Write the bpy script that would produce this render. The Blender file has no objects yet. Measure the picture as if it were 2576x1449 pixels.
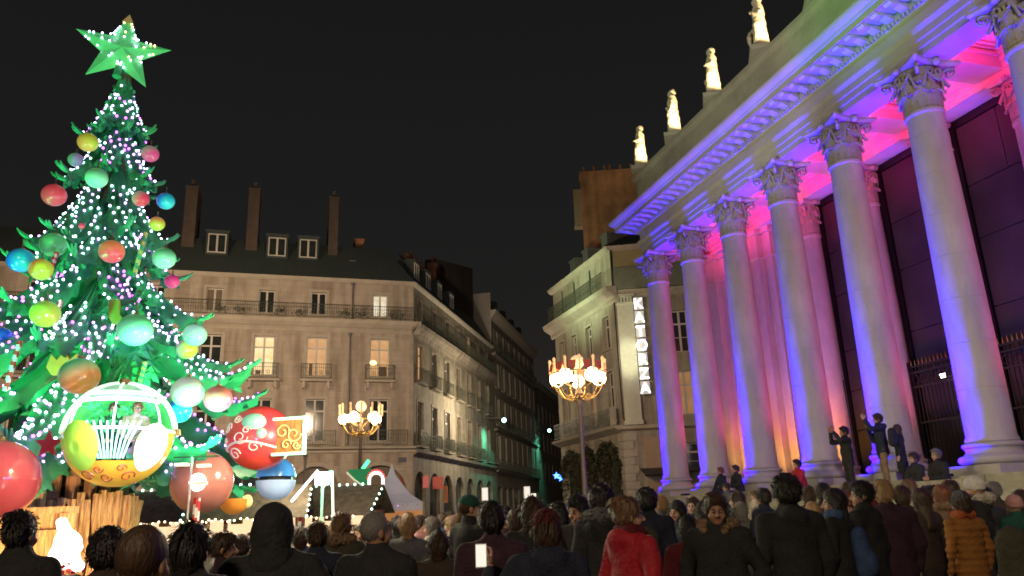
import bpy, bmesh, math, random
import numpy as np
from mathutils import Vector, Matrix, noise as mnoise

random.seed(7); np.random.seed(7)
S = bpy.context.scene
COL = S.collection
R_ = math.radians

# ---------------------------------------------------------------- camera
FPX = 1950.0; PITCH = R_(16.38); ROLL = R_(2.12); CAMH = 1.6
_f = Vector((0, math.cos(PITCH), math.sin(PITCH)))
_r0 = Vector((1, 0, 0)); _u0 = _r0.cross(_f)
_r = _r0*math.cos(ROLL) - _u0*math.sin(ROLL); _u = _r.cross(_f)
cam_d = bpy.data.cameras.new('camera'); cam = bpy.data.objects.new('camera', cam_d); COL.objects.link(cam)
M = Matrix((_r, _u, -_f)).transposed().to_4x4(); M.translation = Vector((0, 0, CAMH))
cam.matrix_world = M
cam_d.sensor_width = 36; cam_d.lens = 36*FPX/2576; cam_d.clip_end = 2000; cam_d.clip_start = .1
S.camera = cam

def at(x, y, Y):
    """the point at ground distance Y seen along a measured sight line"""
    d = _f + _r*((x-1288)/FPX) - _u*((y-724.5)/FPX)
    return d*(Y/d.y) + Vector((0, 0, CAMH))

# ---------------------------------------------------------------- sky, exposure
W = bpy.data.worlds.new('World'); S.world = W; W.use_nodes = True
nt = W.node_tree; bg = nt.nodes['Background']
tc = nt.nodes.new('ShaderNodeTexCoord'); sp = nt.nodes.new('ShaderNodeSeparateXYZ'); cr = nt.nodes.new('ShaderNodeValToRGB')
nt.links.new(tc.outputs['Generated'], sp.inputs[0]); nt.links.new(sp.outputs['Z'], cr.inputs[0]); nt.links.new(cr.outputs[0], bg.inputs[0])
e = cr.color_ramp.elements
e[0].position = 0.0; e[0].color = (.0290, .0215, .0165, 1)
e[1].position = .75; e[1].color = (.0070, .0072, .0082, 1)
x = e.new(.25); x.color = (.0135, .0130, .0125, 1)
bg.inputs[1].default_value = 1.0
S.view_settings.view_transform = 'Standard'; S.view_settings.look = 'None'
S.view_settings.exposure = 0; S.view_settings.gamma = 1; S.view_settings.use_curve_mapping = False
S.render.engine = 'CYCLES'
cy = S.cycles
cy.use_denoising = True; cy.max_bounces = 5; cy.diffuse_bounces = 2; cy.glossy_bounces = 3
cy.transmission_bounces = 4; cy.transparent_max_bounces = 8; cy.sample_clamp_indirect = 4; cy.caustics_reflective = False; cy.caustics_refractive = False
cy.use_light_tree = True; cy.filter_width = 1.7

# ---------------------------------------------------------------- lights
def aim(o, tgt):
    o.rotation_euler = (Vector(tgt)-o.location).to_track_quat('-Z', 'Y').to_euler()
def light(kind, name, loc, col, w, size=.3, tgt=None, angle=None, blend=.5, sy=None):
    d = bpy.data.lights.new(name, kind); d.color = col; d.energy = w
    o = bpy.data.objects.new(name, d); COL.objects.link(o); o.location = loc
    if kind == 'AREA':
        d.size = size
        if sy: d.shape = 'RECTANGLE'; d.size_y = sy
    else: d.shadow_soft_size = size
    if kind == 'SPOT': d.spot_size = R_(angle or 60); d.spot_blend = blend
    if tgt is not None: aim(o, tgt)
    return o

# theatre frame: x along the colonnade towards the viewer, y inwards
TO = Vector((6.217, 31.586, 0)); TD = Vector((.2907, -.9568, 0)); TN = Vector((.9568, .2907, 0))
TANG = math.atan2(TD.y, TD.x)
def T(x, y, z): return TO + TD*x + TN*y + Vector((0, 0, z))
SP = 2.94
for i in range(8):      # blue floods at the outer foot of each column
    light('SPOT', 'column_flood', T(i*SP-.46, -1.10, 2.18), (.02, 0, 1), 8500, .07, T(i*SP-.24, -.46, 6.0), 40, 1)
    light('SPOT', 'base_flood', T(i*SP-.60, -1.22, 2.20), (.02, 0, 1), 1250, .05, T(i*SP-.1, -.3, 3.8), 104, .9)
    light('SPOT', 'soffit_flood', T(i*SP-.60, -1.25, 2.16), (.03, .004, 1), 3300, .10, T(i*SP-1.15, -.75, 12.5), 27, .7)
for i in range(7):      # pink strips behind the outer beam, small pink uplighters on the porch floor
    light('AREA', 'ceiling_strip', T(i*SP+1.47, .56, 12.20), (1, .030, .19), 105, 2.3, T(i*SP+1.47, 1.5, 13.2), sy=.08)
    light('SPOT', 'porch_flood', T(i*SP+1.47, 1.7, 2.25), (1, .045, .26), 620, .10, T(i*SP+1.47, 1.0, 10), 100, .9)
for i in range(4): light('SPOT', 'glass_fill', T(5.5+i*3.0, 1.2, 2.3), (1, .80, .58), 170, .15, T(5.5+i*3.0, 3.2, 6.5), 90, .9)  # added warm spots on the porch to brighten the opaque foyer glass
for i in range(3): light('SPOT', 'amber_flood', T(1.2+i*2.9, 1.3, 2.25), (1, .42, .10), 330, .12, T(1.0+i*3.0, 3.0, 5.0), 90, .9)
light('SPOT', 'facade_fill', (4.5, -4, 9), (1, .85, .60), 4300, .5, T(8, 0, 10.8), 74, .6)  # unseen warm fill from the camera side, added for the columns
light('SPOT', 'attic_flood', (-1.2, 14, 7), (.92, .92, .72), 2300, .5, T(7, -.5, 16.0), 40, .6)
light('SPOT', 'green_flood', (-4.0, 6, 5), (.22, 1, .25), 6500, .3, T(13.6, -.5, 15.4), 17, .9)
for x in (0, 3.1, 6.2, 9.25, 12.2):
    light('SPOT', 'statue_flood', T(x+1.75, -.44, 16.02), (1, .72, .36), 1000, .06, T(x, -.25, 17.35), 52, .5)
light('SPOT', 'square_fill', (-8, 33, 9.5), (1, .72, .48), 3900, .5, (-13, 50, 9.5), 125, .7)  # unseen lights without fixtures, added to stand in for the square's general lighting
light('SPOT', 'square_fill', (-3.5, 29, 9), (1, .74, .50), 3000, .4, (4.0, 44, 9.5), 76, .8)
light('SPOT', 'square_fill', (-20, 32, 11), (1, .72, .46), 4800, .5, (-24, 56, 10), 125, .7)
light('POINT', 'square_fill', (-3, -8, 8.5), (1, .78, .55), 3000, .4)
light('POINT', 'street_light', (-1.6, 58, 9), (.95, .80, .55), 1900, .2)
# tree floods
TC = Vector((-8.35, 15, 0))
for a, zt, w in ((-100, 7, 1500), (-40, 6, 1300), (-150, 6, 1300), (20, 8, 900), (170, 8, 900)):
    p = TC + Vector((math.cos(R_(a))*5.0, math.sin(R_(a))*5.0, 2.5))
    light('SPOT', 'tree_flood', p, (.06, 1, .30), w, .12, TC+Vector((0, 0, zt+1)), 80, .6)
light('SPOT', 'star_flood', TC+Vector((1.0, -3.2, 8.2)), (.12, 1, .25), 260, .08, TC+Vector((0, 0, 12.0)), 40, .6)
light('SPOT', 'tree_wash', (-4.2, 8.8, 2.3), (.30, .32, 1), 800, .15, TC+Vector((0, 0, 6.5)), 80, .8)
light('POINT', 'market_fill', (-2.6, 9.6, 3.1), (1, .80, .55), 210, .15)  # added between crowd and tree to rim-light the heads
light('POINT', 'market_fill', (3.2, 16.5, 4.2), (1, .78, .50), 260, .2)
light('POINT', 'market_fill', (-5.2, 19, 2.9), (1, .80, .52), 170, .25)
light('POINT', 'market_fill', (-2.9, 13, 3.3), (1, .86, .66), 420, .2)

# ---------------------------------------------------------------- materials
MATS = {}
def mat(name, col, rough=.7, metal=0, var=.0, vscale=6, bump=0, bscale=30, emit=None, es=0, col2=None, coat=0, spec=.5, obj=False, stretch=None, noemis=True):
    if name in MATS: return MATS[name]
    m = bpy.data.materials.new(name); m.use_nodes = True; n = m.node_tree.nodes; L = m.node_tree.links
    b = n['Principled BSDF']; b.inputs['Base Color'].default_value = (*col, 1); b.inputs['Roughness'].default_value = rough
    b.inputs['Metallic'].default_value = metal; b.inputs['Coat Weight'].default_value = coat; b.inputs['Specular IOR Level'].default_value = spec
    if var or bump or col2:
        t = n.new('ShaderNodeTexCoord'); src = t.outputs['Object']
        if stretch:
            mp = n.new('ShaderNodeMapping'); mp.inputs['Scale'].default_value = stretch; L.new(src, mp.inputs[0]); src = mp.outputs[0]
    if var or col2:
        tx = n.new('ShaderNodeTexNoise'); tx.inputs['Scale'].default_value = vscale; tx.inputs['Detail'].default_value = 6; tx.inputs['Roughness'].default_value = .65
        L.new(src, tx.inputs['Vector'])
        r = n.new('ShaderNodeValToRGB'); r.color_ramp.elements[0].position = .3; r.color_ramp.elements[1].position = .7
        c2 = col2 or tuple(min(1, c*(1+var)) for c in col); c1 = col if col2 else tuple(c*(1-var) for c in col)
        r.color_ramp.elements[0].color = (*c1, 1); r.color_ramp.elements[1].color = (*c2, 1)
        L.new(tx.outputs['Fac'], r.inputs[0]); L.new(r.outputs[0], b.inputs['Base Color'])
    if bump:
        t2 = n.new('ShaderNodeTexNoise'); t2.inputs['Scale'].default_value = bscale; t2.inputs['Detail'].default_value = 5
        L.new(src, t2.inputs['Vector']); bp = n.new('ShaderNodeBump'); bp.inputs['Strength'].default_value = bump; bp.inputs['Distance'].default_value = .02
        L.new(t2.outputs['Fac'], bp.inputs['Height']); L.new(bp.outputs[0], b.inputs['Normal'])
    if emit:
        b.inputs['Emission Color'].default_value = (*emit, 1); b.inputs['Emission Strength'].default_value = es
        if noemis: m.cycles.emission_sampling = 'NONE'
    MATS[name] = m; return m

def ashlar(name, col, bw, bh, var=.12, rough=.85):
    """stone with faint courses of blocks"""
    m = mat(name, col, rough, var=var, vscale=1.2, bump=.35, bscale=25)
    n = m.node_tree.nodes; L = m.node_tree.links; b = n['Principled BSDF']
    t = n.new('ShaderNodeTexCoord'); sx = n.new('ShaderNodeSeparateXYZ'); cb = n.new('ShaderNodeCombineXYZ'); ad = n.new('ShaderNodeMath'); ad.operation = 'ADD'
    L.new(t.outputs['Object'], sx.inputs[0]); L.new(sx.outputs['X'], ad.inputs[0]); L.new(sx.outputs['Y'], ad.inputs[1]); L.new(ad.outputs[0], cb.inputs[0]); L.new(sx.outputs['Z'], cb.inputs[1])
    br = n.new('ShaderNodeTexBrick'); br.inputs['Scale'].default_value = 1; br.inputs['Brick Width'].default_value = bw; br.inputs['Row Height'].default_value = bh; br.inputs['Mortar Size'].default_value = .012*min(1, bh/.3)
    br.inputs['Color1'].default_value = (1, 1, 1, 1); br.inputs['Color2'].default_value = (.92, .91, .90, 1); br.inputs['Mortar'].default_value = (.80, .78, .75, 1); L.new(cb.outputs[0], br.inputs['Vector'])
    mx = n.new('ShaderNodeMix'); mx.data_type = 'RGBA'; mx.blend_type = 'MULTIPLY'; mx.inputs[0].default_value = 1
    old = b.inputs['Base Color'].links[0].from_socket; L.new(old, mx.inputs[6]); L.new(br.outputs['Color'], mx.inputs[7])
    st = n.new('ShaderNodeTexNoise'); st.inputs['Scale'].default_value = 1.0; st.inputs['Detail'].default_value = 5; mp = n.new('ShaderNodeMapping'); mp.inputs['Scale'].default_value = (1.6, 1.6, .22)
    L.new(t.outputs['Object'], mp.inputs[0]); L.new(mp.outputs[0], st.inputs['Vector']); rp = n.new('ShaderNodeValToRGB'); rp.color_ramp.elements[0].position = .36; rp.color_ramp.elements[0].color = (.66, .63, .58, 1); rp.color_ramp.elements[1].position = .58; rp.color_ramp.elements[1].color = (1, 1, 1, 1)
    L.new(st.outputs['Fac'], rp.inputs[0]); m2 = n.new('ShaderNodeMix'); m2.data_type = 'RGBA'; m2.blend_type = 'MULTIPLY'; m2.inputs[0].default_value = 1
    L.new(mx.outputs[2], m2.inputs[6]); L.new(rp.outputs[0], m2.inputs[7]); L.new(m2.outputs[2], b.inputs['Base Color'])
    return m

stone = mat('pale_limestone', (.46, .43, .37), .8, var=.13, vscale=1.1, bump=.3, bscale=18)
stone_c = mat('column_limestone', (.50, .46, .40), .8, var=.17, vscale=1.9, bump=.22, bscale=12, stretch=(1, 1, .4))
stone_d = mat('weathered_limestone', (.40, .37, .30), .85, var=.3, vscale=2.0, bump=.5, bscale=14)
wallA = ashlar('facade_stone', (.48, .41, .335), 1.05, .40, .14)
wallS = ashlar('dark_facade_stone', (.32, .285, .22), .95, .38, .30)  # darker, more mottled tone than the front wall stone
wallB = ashlar('grey_facade_stone', (.33, .28, .225), .9, .36, .25)
wallC = ashlar('cream_facade_stone', (.46, .415, .34), 1.1, .42, .12)
trimA = mat('trim_stone', (.46, .41, .33), .85, var=.15, vscale=1.5, bump=.25, bscale=16)
ochre = mat('ochre_render', (.34, .29, .15), .9, var=.12, vscale=.7, bump=.2, bscale=10)
slate = mat('dark_slate', (.05, .065, .062), .6, var=.3, vscale=8, bump=.3, bscale=30)
zinc = mat('zinc', (.16, .16, .15), .5, .4, var=.2)
brick_m = ashlar('old_brick', (.36, .165, .09), .24, .085, .28)
brick_d = ashlar('dark_brick', (.055, .038, .030), .3, .1, .25)
iron = mat('black_iron', (.03, .032, .028), .5, .6)
iron_g = mat('grey_green_iron', (.10, .11, .085), .55, .4)
gilt = mat('gilt_iron', (.55, .33, .12), .4, .8)
wframe = mat('white_painted_wood', (.62, .58, .52), .6)
wframe_d = mat('brown_painted_wood', (.18, .12, .08), .6)
pane_d = mat('dark_window_glass', (.028, .034, .032), .12, var=.4, vscale=1.5)
pane_c = mat('curtained_window', (.17, .13, .09), .5, var=.25, vscale=3, stretch=(6, 6, .4))
def litmat(name, c1, c2, s):
    m = mat(name, (.1, .08, .05), .4); n = m.node_tree.nodes; L = m.node_tree.links; b = n['Principled BSDF']
    t = n.new('ShaderNodeTexCoord'); tx = n.new('ShaderNodeTexNoise'); tx.inputs['Scale'].default_value = 1.4; tx.inputs['Detail'].default_value = 3
    L.new(t.outputs['Object'], tx.inputs['Vector']); r = n.new('ShaderNodeValToRGB'); r.color_ramp.elements[0].color = (*c1, 1); r.color_ramp.elements[1].color = (*c2, 1)
    r.color_ramp.elements[0].position = .35; r.color_ramp.elements[1].position = .65
    L.new(tx.outputs['Fac'], r.inputs[0]); L.new(r.outputs[0], b.inputs['Emission Color']); b.inputs['Emission Strength'].default_value = s
    m.cycles.emission_sampling = 'NONE'; return m
pane_y = litmat('bright_lit_window', (1, .62, .25), (1, .85, .48), 1.05)
pane_o = litmat('amber_lit_window', (.62, .30, .12), (.80, .45, .20), .85)
pane_w = litmat('white_lit_window', (.75, .62, .40), (1, .92, .70), .9)
pane_g = litmat('dim_orange_window', (.42, .19, .07), (.55, .28, .11), .55)
bulb_w = mat('led_white', (.8, .8, .8), emit=(.66, .74, 1), es=6)
bulb_g = mat('led_mint', (.8, .8, .8), emit=(.5, 1, .82), es=5)
bulb_p = mat('led_violet', (.8, .4, .8), emit=(.66, .34, 1), es=6)
bulb_m = mat('led_magenta', (.8, .2, .8), emit=(.75, .12, 1), es=6)
bulb_y = mat('led_gold', (.8, .7, .3), emit=(1, .85, .35), es=5)
white_em = mat('white_lamp', (.9, .9, .9), emit=(1, .96, .88), es=10, noemis=False)
neon_g = mat('green_lamp_glow', (.2, .9, .4), emit=(.05, 1, .30), es=3)
neon_w = mat('white_tube_glow', (.9, .9, .9), emit=(.95, .95, 1), es=2.5)
red_p = mat('red_paint', (.55, .03, .03), .35, coat=.3)
white_p = mat('white_paint', (.75, .72, .68), .4, coat=.3)
asphalt = mat('square_paving', (.09, .085, .08), .7, var=.25, vscale=2, bump=.4, bscale=40)

# ---------------------------------------------------------------- mesh helpers
class MB:
    def __init__(s): s.v = []; s.f = []; s.m = []; s.mats = []
    def mi(s, m):
        if m is None: return 0
        if m not in s.mats: s.mats.append(m)
        return s.mats.index(m)
    def add(s, vs, fs, m=None):
        k = len(s.v); s.v += [tuple(v) for v in vs]; i = s.mi(m)
        for f in fs: s.f.append([a+k for a in f]); s.m.append(i)
    def box(s, x0, x1, y0, y1, z0, z1, m=None, M=None):
        vs = [Vector((x, y, z)) for x in (x0, x1) for y in (y0, y1) for z in (z0, z1)]
        if M: vs = [M @ v for v in vs]
        s.add(vs, [(0, 1, 3, 2), (4, 6, 7, 5), (0, 4, 5, 1), (2, 3, 7, 6), (0, 2, 6, 4), (1, 5, 7, 3)], m)
    def prism(s, pts, y0, y1, m=None, M=None):       # polygon in xz extruded in y
        n = len(pts); vs = [Vector((p[0], y0, p[1])) for p in pts]+[Vector((p[0], y1, p[1])) for p in pts]
        if M: vs = [M @ v for v in vs]
        s.add(vs, [list(range(n)), list(range(2*n-1, n-1, -1))]+[[i, i+n, (i+1) % n+n, (i+1) % n] for i in range(n)], m)
    def lathe(s, prof, n=16, m=None, M=None, a0=0, a1=2*math.pi, caps=True):
        full = abs(a1-a0-2*math.pi) < 1e-6; k = n if full else n+1; vs = []
        for r, z in prof:
            for i in range(k):
                a = a0+(a1-a0)*i/n; vs.append(Vector((r*math.cos(a), r*math.sin(a), z)))
        if M: vs = [M @ v for v in vs]
        fs = []
        for j in range(len(prof)-1):
            for i in range(n):
                a = j*k+i; b = j*k+(i+1) % k; fs.append([a, b, b+k, a+k])
        if caps and full:
            fs.append([i for i in range(k)][::-1]); fs.append([(len(prof)-1)*k+i for i in range(k)])
        s.add(vs, fs, m)
    def tube(s, pts, r, n=6, m=None, r1=None, M=None):
        pts = [Vector(p) for p in pts]; vs = []; N = len(pts)
        for i, p in enumerate(pts):
            t = (pts[min(i+1, N-1)]-pts[max(i-1, 0)]).normalized(); a = t.orthogonal().normalized() if abs(t.z) > .9 else t.cross(Vector((0, 0, 1))).normalized()
            if abs(t.z) > .9: a = (Vector((1, 0, 0))-t*t.x).normalized()
            b = t.cross(a); rr = r if r1 is None else r+(r1-r)*i/(N-1)
            for k in range(n): vs.append(p+a*(rr*math.cos(2*math.pi*k/n))+b*(rr*math.sin(2*math.pi*k/n)))
        if M: vs = [M @ v for v in vs]
        fs = [[i*n+k, i*n+(k+1) % n, (i+1)*n+(k+1) % n, (i+1)*n+k] for i in range(N-1) for k in range(n)]
        fs += [list(range(n))[::-1], [(N-1)*n+k for k in range(n)]]
        s.add(vs, fs, m)
    def sphere(s, c, r, m=None, u=12, v=8, sc=(1, 1, 1)):
        prof = [(max(1e-4, math.sin(math.pi*j/v)), -math.cos(math.pi*j/v)) for j in range(v+1)]
        s.lathe(prof, u, m, Matrix.Translation(c) @ Matrix.Diagonal((r*sc[0], r*sc[1], r*sc[2], 1)), caps=False)
    def mesh(s, name, m=None, smooth=False, fix=True):
        me = bpy.data.meshes.new(name); me.from_pydata(s.v, [], s.f)
        ms = s.mats or ([m] if m else [])
        for q in ms: me.materials.append(q)
        if len(s.mats) > 1: me.polygons.foreach_set('material_index', s.m)
        if fix:
            bm = bmesh.new(); bm.from_mesh(me); bmesh.ops.recalc_face_normals(bm, faces=bm.faces); bm.to_mesh(me); bm.free()
        if smooth: me.polygons.foreach_set('use_smooth', [True]*len(me.polygons))
        me.update(); return me

def link(name, me, parent=None, loc=(0, 0, 0), rot=(0, 0, 0), scale=None, **kw):
    o = bpy.data.objects.new(name, me); COL.objects.link(o); o.location = loc; o.rotation_euler = rot
    if scale: o.scale = scale
    if parent: o.parent = parent
    for k, v in kw.items(): o[k] = v
    return o
def thing(name, label, cat, loc=(0, 0, 0), rz=0, group=None, me=None):
    o = link(name, me, None, loc, (0, 0, rz)); o['label'] = label; o['category'] = cat
    if group: o['group'] = group
    return o
def auto_smooth(me, ang=40):
    me.polygons.foreach_set('use_smooth', [True]*len(me.polygons))
    try: me.set_sharp_from_angle(angle=R_(ang))
    except Exception: pass
    return me

# ================================================================ SETTING: square
mb = MB(); mb.add([(-150, -60, 0), (150, -60, 0), (150, 400, 0), (-150, 400, 0)], [(0, 1, 2, 3)])
g = link('square_ground', mb.mesh('square_ground', asphalt)); g['kind'] = 'structure'

# ================================================================ THEATRE
def sweep(prof, xr, e=.42, ylen=12, m=None, name='x'):
    """profile [(out, z)] run along the front from xr and mitred round the far corner"""
    b = MB(); vs = []; n = len(prof)
    for o, z in prof: vs.append((xr, -e-o, z))
    for o, z in prof: vs.append((-e-o, -e-o, z))
    for o, z in prof: vs.append((-e-o, ylen, z))
    fs = []
    for seg in (0, 1):
        for i in range(n-1): fs.append([seg*n+i, seg*n+i+1, (seg+1)*n+i+1, (seg+1)*n+i])
    fs.append(list(range(n))); fs.append([2*n+i for i in range(n)][::-1])
    b.add(vs, fs, m); me = b.mesh(name, m); return auto_smooth(me, 25)

XR = 8*SP
th = thing('theatre', 'pale stone theatre with a Corinthian colonnade floodlit blue and pink', 'theatre', T(0, 0, 0), TANG)
Z0, ZS, ZT, ZC = 2.10, 2.80, 10.90, 12.10
# --- column pieces
def shaft_mesh(r, n=40):
    b = MB(); prof = [(r*1.07, ZS), (r*1.07, ZS+.05), (r, ZS+.12)]
    for k in range(15):
        t = (k+1)/15; z = ZS+.12+t*(ZT-ZS-.3); rr = r*(1-.15*t**1.7)
        prof += [(rr, z-.012), (rr-.007, z-.006), (rr-.007, z+.004), (rr, z+.010)] if k % 2 else [(rr, z)]
    prof += [(r*.85, ZT-.16), (r*.93, ZT-.13), (r*.95, ZT-.07), (r*.92, ZT-.03), (r*.84, ZT)]
    b.lathe(prof, n); return auto_smooth(b.mesh('shaft'), 35)
def base_mesh(r):
    b = MB(); z = Z0+.2
    prof = [(r*1.38, z)]
    for k in range(7): a = -math.pi/2+math.pi*k/6; prof.append((r*1.26+.09*math.cos(a)*1.2, z+.11+.10*math.sin(a)))
    prof += [(r*1.2, z+.23), (r*1.12, z+.27), (r*1.12, z+.33), (r*1.18, z+.36)]
    for k in range(6): a = -math.pi/2+math.pi*k/5; prof.append((r*1.12+.06*math.cos(a), z+.42+.055*math.sin(a)))
    prof += [(r*1.04, z+.5)]
    b.lathe(prof, 36); return auto_smooth(b.mesh('base'), 50)
def plinth_mesh(r):
    b = MB(); w = r*1.42; b.box(-w, w, -w, w, Z0-.02, Z0+.2); return b.mesh('plinth')
def bell_mesh(r):
    b = MB(); b.lathe([(r*.80, ZT+.002), (r*.80, ZT+.55), (r*.86, ZT+.85), (r*1.0, ZT+1.02), (r*1.02, ZT+1.05)], 24); return auto_smooth(b.mesh('bell'), 40)
def abacus_mesh(r):
    b = MB(); w = r*1.48; pts = []
    for q in range(4):
        for k in range(7):
            t = -1+2*k/6; a = q*math.pi/2; d = w*(1-.20*(1-t*t)); x = t*w*(.93); y = -d
            if abs(t) == 1: y = -w*1.0
            pts.append((x*math.cos(a)-y*math.sin(a), x*math.sin(a)+y*math.cos(a)))
    n = len(pts)
    def ring(s, z): return [(p[0]*s, p[1]*s, z) for p in pts]
    vs = ring(.9, ZT+1.06)+ring(.97, ZT+1.11)+ring(1, ZT+1.13)+ring(1, ZT+1.198)
    fs = [[j*n+i, j*n+(i+1) % n, (j+1)*n+(i+1) % n, (j+1)*n+i] for j in range(3) for i in range(n)]+[list(range(n))[::-1], [3*n+i for i in range(n)]]
    b.add(vs, fs)
    for q in range(4):      # flower in the middle of each side
        a = q*math.pi/2; b.sphere((math.sin(a)*w*.86, -math.cos(a)*w*.86, ZT+1.10), .11*r/.5, None, 8, 5)
    return auto_smooth(b.mesh('abacus'), 30)
def leaf_mesh(r, h, out, w, z0):
    """one acanthus leaf, lobed, standing on the bell and curling out"""
    b = MB(); N = 10; Mx = 5; vs = []; th_ = .03
    for side in (0, 1):
        for i in range(N):
            t = i/(N-1); ang = t*1.15
            y = r*.82+.015+out*(t**3.2) - side*th_; z = z0+h*(math.sin(min(t, .86)/.86*math.pi/2)) - (h*.30*max(0, t-.80)/.2)
            lob = 1+.22*math.sin(t*19); ww = w*.5*(1-.55*t**2)*lob*(1 if t < .98 else .5)
            for j in range(Mx):
                u = j/(Mx-1)*2-1; x = u*ww; yy = y-.35*x*x/r+.035*(1-abs(u))*math.cos(u*9)
                vs.append((x, -yy, z - .03*abs(u)))
    fs = []
    for i in range(N-1):
        for j in range(Mx-1):
            a = i*Mx+j; fs.append([a, a+1, a+Mx+1, a+Mx]); c = N*Mx+a; fs.append([c, c+Mx, c+Mx+1, c+1])
    K = N*Mx
    for i in range(N-1):
        for j in (0, Mx-1): a = i*Mx+j; fs.append([a, a+Mx, K+a+Mx, K+a])
    fs.append([(N-1)*Mx+j for j in range(Mx)]+[K+(N-1)*Mx+j for j in reversed(range(Mx))])
    b.add(vs, fs); return auto_smooth(b.mesh('acanthus_leaf'), 60)
def volute_mesh(r):
    b = MB(); pts = []
    for k in range(22):
        t = k/21
        if t < .4: u = t/.4; pts.append((0, -(r*.86+.35*r*u*u*1.6), ZT+.55+.48*math.sin(u*math.pi/2)))
        else:
            u = (t-.4)/.6; a = math.pi*.5-u*math.pi*2.4; rr = .135*(1-.72*u)*r/.5; pts.append((0, -(r*1.42+rr*math.cos(a)), ZT+.90+rr*math.sin(a)))
    b.tube(pts, .055*r/.5, 6, None, .03); return auto_smooth(b.mesh('volute'), 60)
def small_scroll(r):
    b = MB(); pts = []
    for k in range(14):
        t = k/13; a = math.pi*.2+t*math.pi*2.1; rr = .11*(1-.6*t)*r/.5
        pts.append((.13*r/.5+rr*math.cos(a), -(r*1.02), ZT+.88+rr*math.sin(a)))
    pts = [(.30*r/.5, -r*.86, ZT+.52)]+pts; b.tube(pts, .035*r/.5, 5); return auto_smooth(b.mesh('scroll'), 60)
def make_column(r, x, y, meshes={}):
    k = round(r, 3)
    if k not in meshes:
        meshes[k] = (shaft_mesh(r), base_mesh(r), plinth_mesh(r), bell_mesh(r), abacus_mesh(r), leaf_mesh(r, .46, .16*r/.5, .40*r/.5, ZT+.02), leaf_mesh(r, .80, .24*r/.5, .42*r/.5, ZT+.02), volute_mesh(r), small_scroll(r))
        for me in meshes[k]: me.materials.append(stone_c if me is meshes[k][0] else stone_d if me not in meshes[k][1:3] else stone)
    sh, ba, pl, be, ab, l1, l2, vo, sc = meshes[k]
    c = link('column', sh, th, (x, y, 0)); link('base', ba, c); link('plinth', pl, c); link('bell', be, c); link('abacus', ab, c)
    for q in range(8):
        link('acanthus_leaf', l1, c, (0, 0, 0), (0, 0, q*math.pi/4+math.pi/8))
        link('acanthus_leaf', l2, c, (0, 0, 0), (0, 0, q*math.pi/4))
        link('scroll', sc, c, (0, 0, 0), (0, 0, (q//2)*math.pi/2), (1 if q % 2 else -1, 1, 1))
    for q in range(4): link('volute', vo, c, (0, 0, 0), (0, 0, math.pi/4+q*math.pi/2))
    return c
for i in range(8): make_column(.50, i*SP, 0)
for i in range(5): make_column(.40, 6.3+i*SP, 2.9)
# --- entablature
E_ = .40
link('architrave', sweep([(-.86, 12.10), (0, 12.10), (0, 12.28), (.04, 12.30), (.04, 12.48), (.08, 12.50), (.08, 12.70), (.13, 12.74), (.16, 12.80), (.16, 12.85), (-.86, 12.85)], XR, E_, 12, stone, 'architrave'), th)
link('frieze', sweep([(-.86, 12.853), (.05, 12.853), (.05, 13.18), (-.86, 13.18)], XR, E_, 12, stone, 'frieze'), th)
link('bed_moulding', sweep([(-.86, 13.183), (.07, 13.183), (.13, 13.22), (.15, 13.26), (.15, 13.36), (-.86, 13.36)], XR, E_, 12, stone, 'bed_moulding'), th)
link('corona', sweep([(-.86, 13.52), (.10, 13.52), (.12, 13.545), (.78, 13.545), (.80, 13.50), (.84, 13.50), (.84, 13.68), (.88, 13.70), (.90, 13.76), (.97, 13.80), (1.03, 13.88), (1.05, 13.93), (1.05, 13.98), (-.86, 14.06)], XR, E_, 12, stone, 'corona'), th)
link('cornice_backing', sweep([(-.86, 13.363), (.16, 13.363), (.16, 13.517), (-.86, 13.517)], XR, E_, 12, stone, 'cornice_backing'), th)
link('attic', sweep([(-.80, 14.06), (.10, 14.062), (.10, 14.25), (.02, 14.30), (.02, 15.62), (.10, 15.66), (.16, 15.76), (.16, 15.92), (-.80, 15.95)], XR, E_, 12, mat('attic_stone', (.40, .37, .30), .85, var=.25, vscale=.8, bump=.4, bscale=14), 'attic'), th)
# modillions, rosettes between them, dentils
b = MB(); pr = [(0, 0), (.60, 0), (.60, -.05), (.54, -.11), (.42, -.12), (.30, -.09), (.16, -.15), (.05, -.17), (0, -.17)]
b.add([(-.11, -p[0], p[1]) for p in pr]+[(.11, -p[0], p[1]) for p in pr], [list(range(9)), list(range(17, 8, -1))]+[[i, i+9, (i+1) % 9+9, (i+1) % 9] for i in range(9)])
mod = auto_smooth(b.mesh('modillion', stone), 30)
k = 0; x = -.40-.45
while x < XR:
    link('modillion', mod, th, (x, -E_-.162, 13.542)); x += .49
for k in range(10): link('modillion', mod, th, (-E_-.162, -.30+k*.49, 13.542), (0, 0, -math.pi/2))
b = MB(); x = -.55
while x < XR: b.box(x, x+.075, -E_-.215, -E_-.145, 13.265, 13.355); x += .125
y = -.50
while y < 8: b.box(-E_-.215, -E_-.145, y, y+.075, 13.265, 13.355); y += .125
o = link('dentils', b.mesh('dentils', stone), th); o['kind'] = 'stuff'
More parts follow.
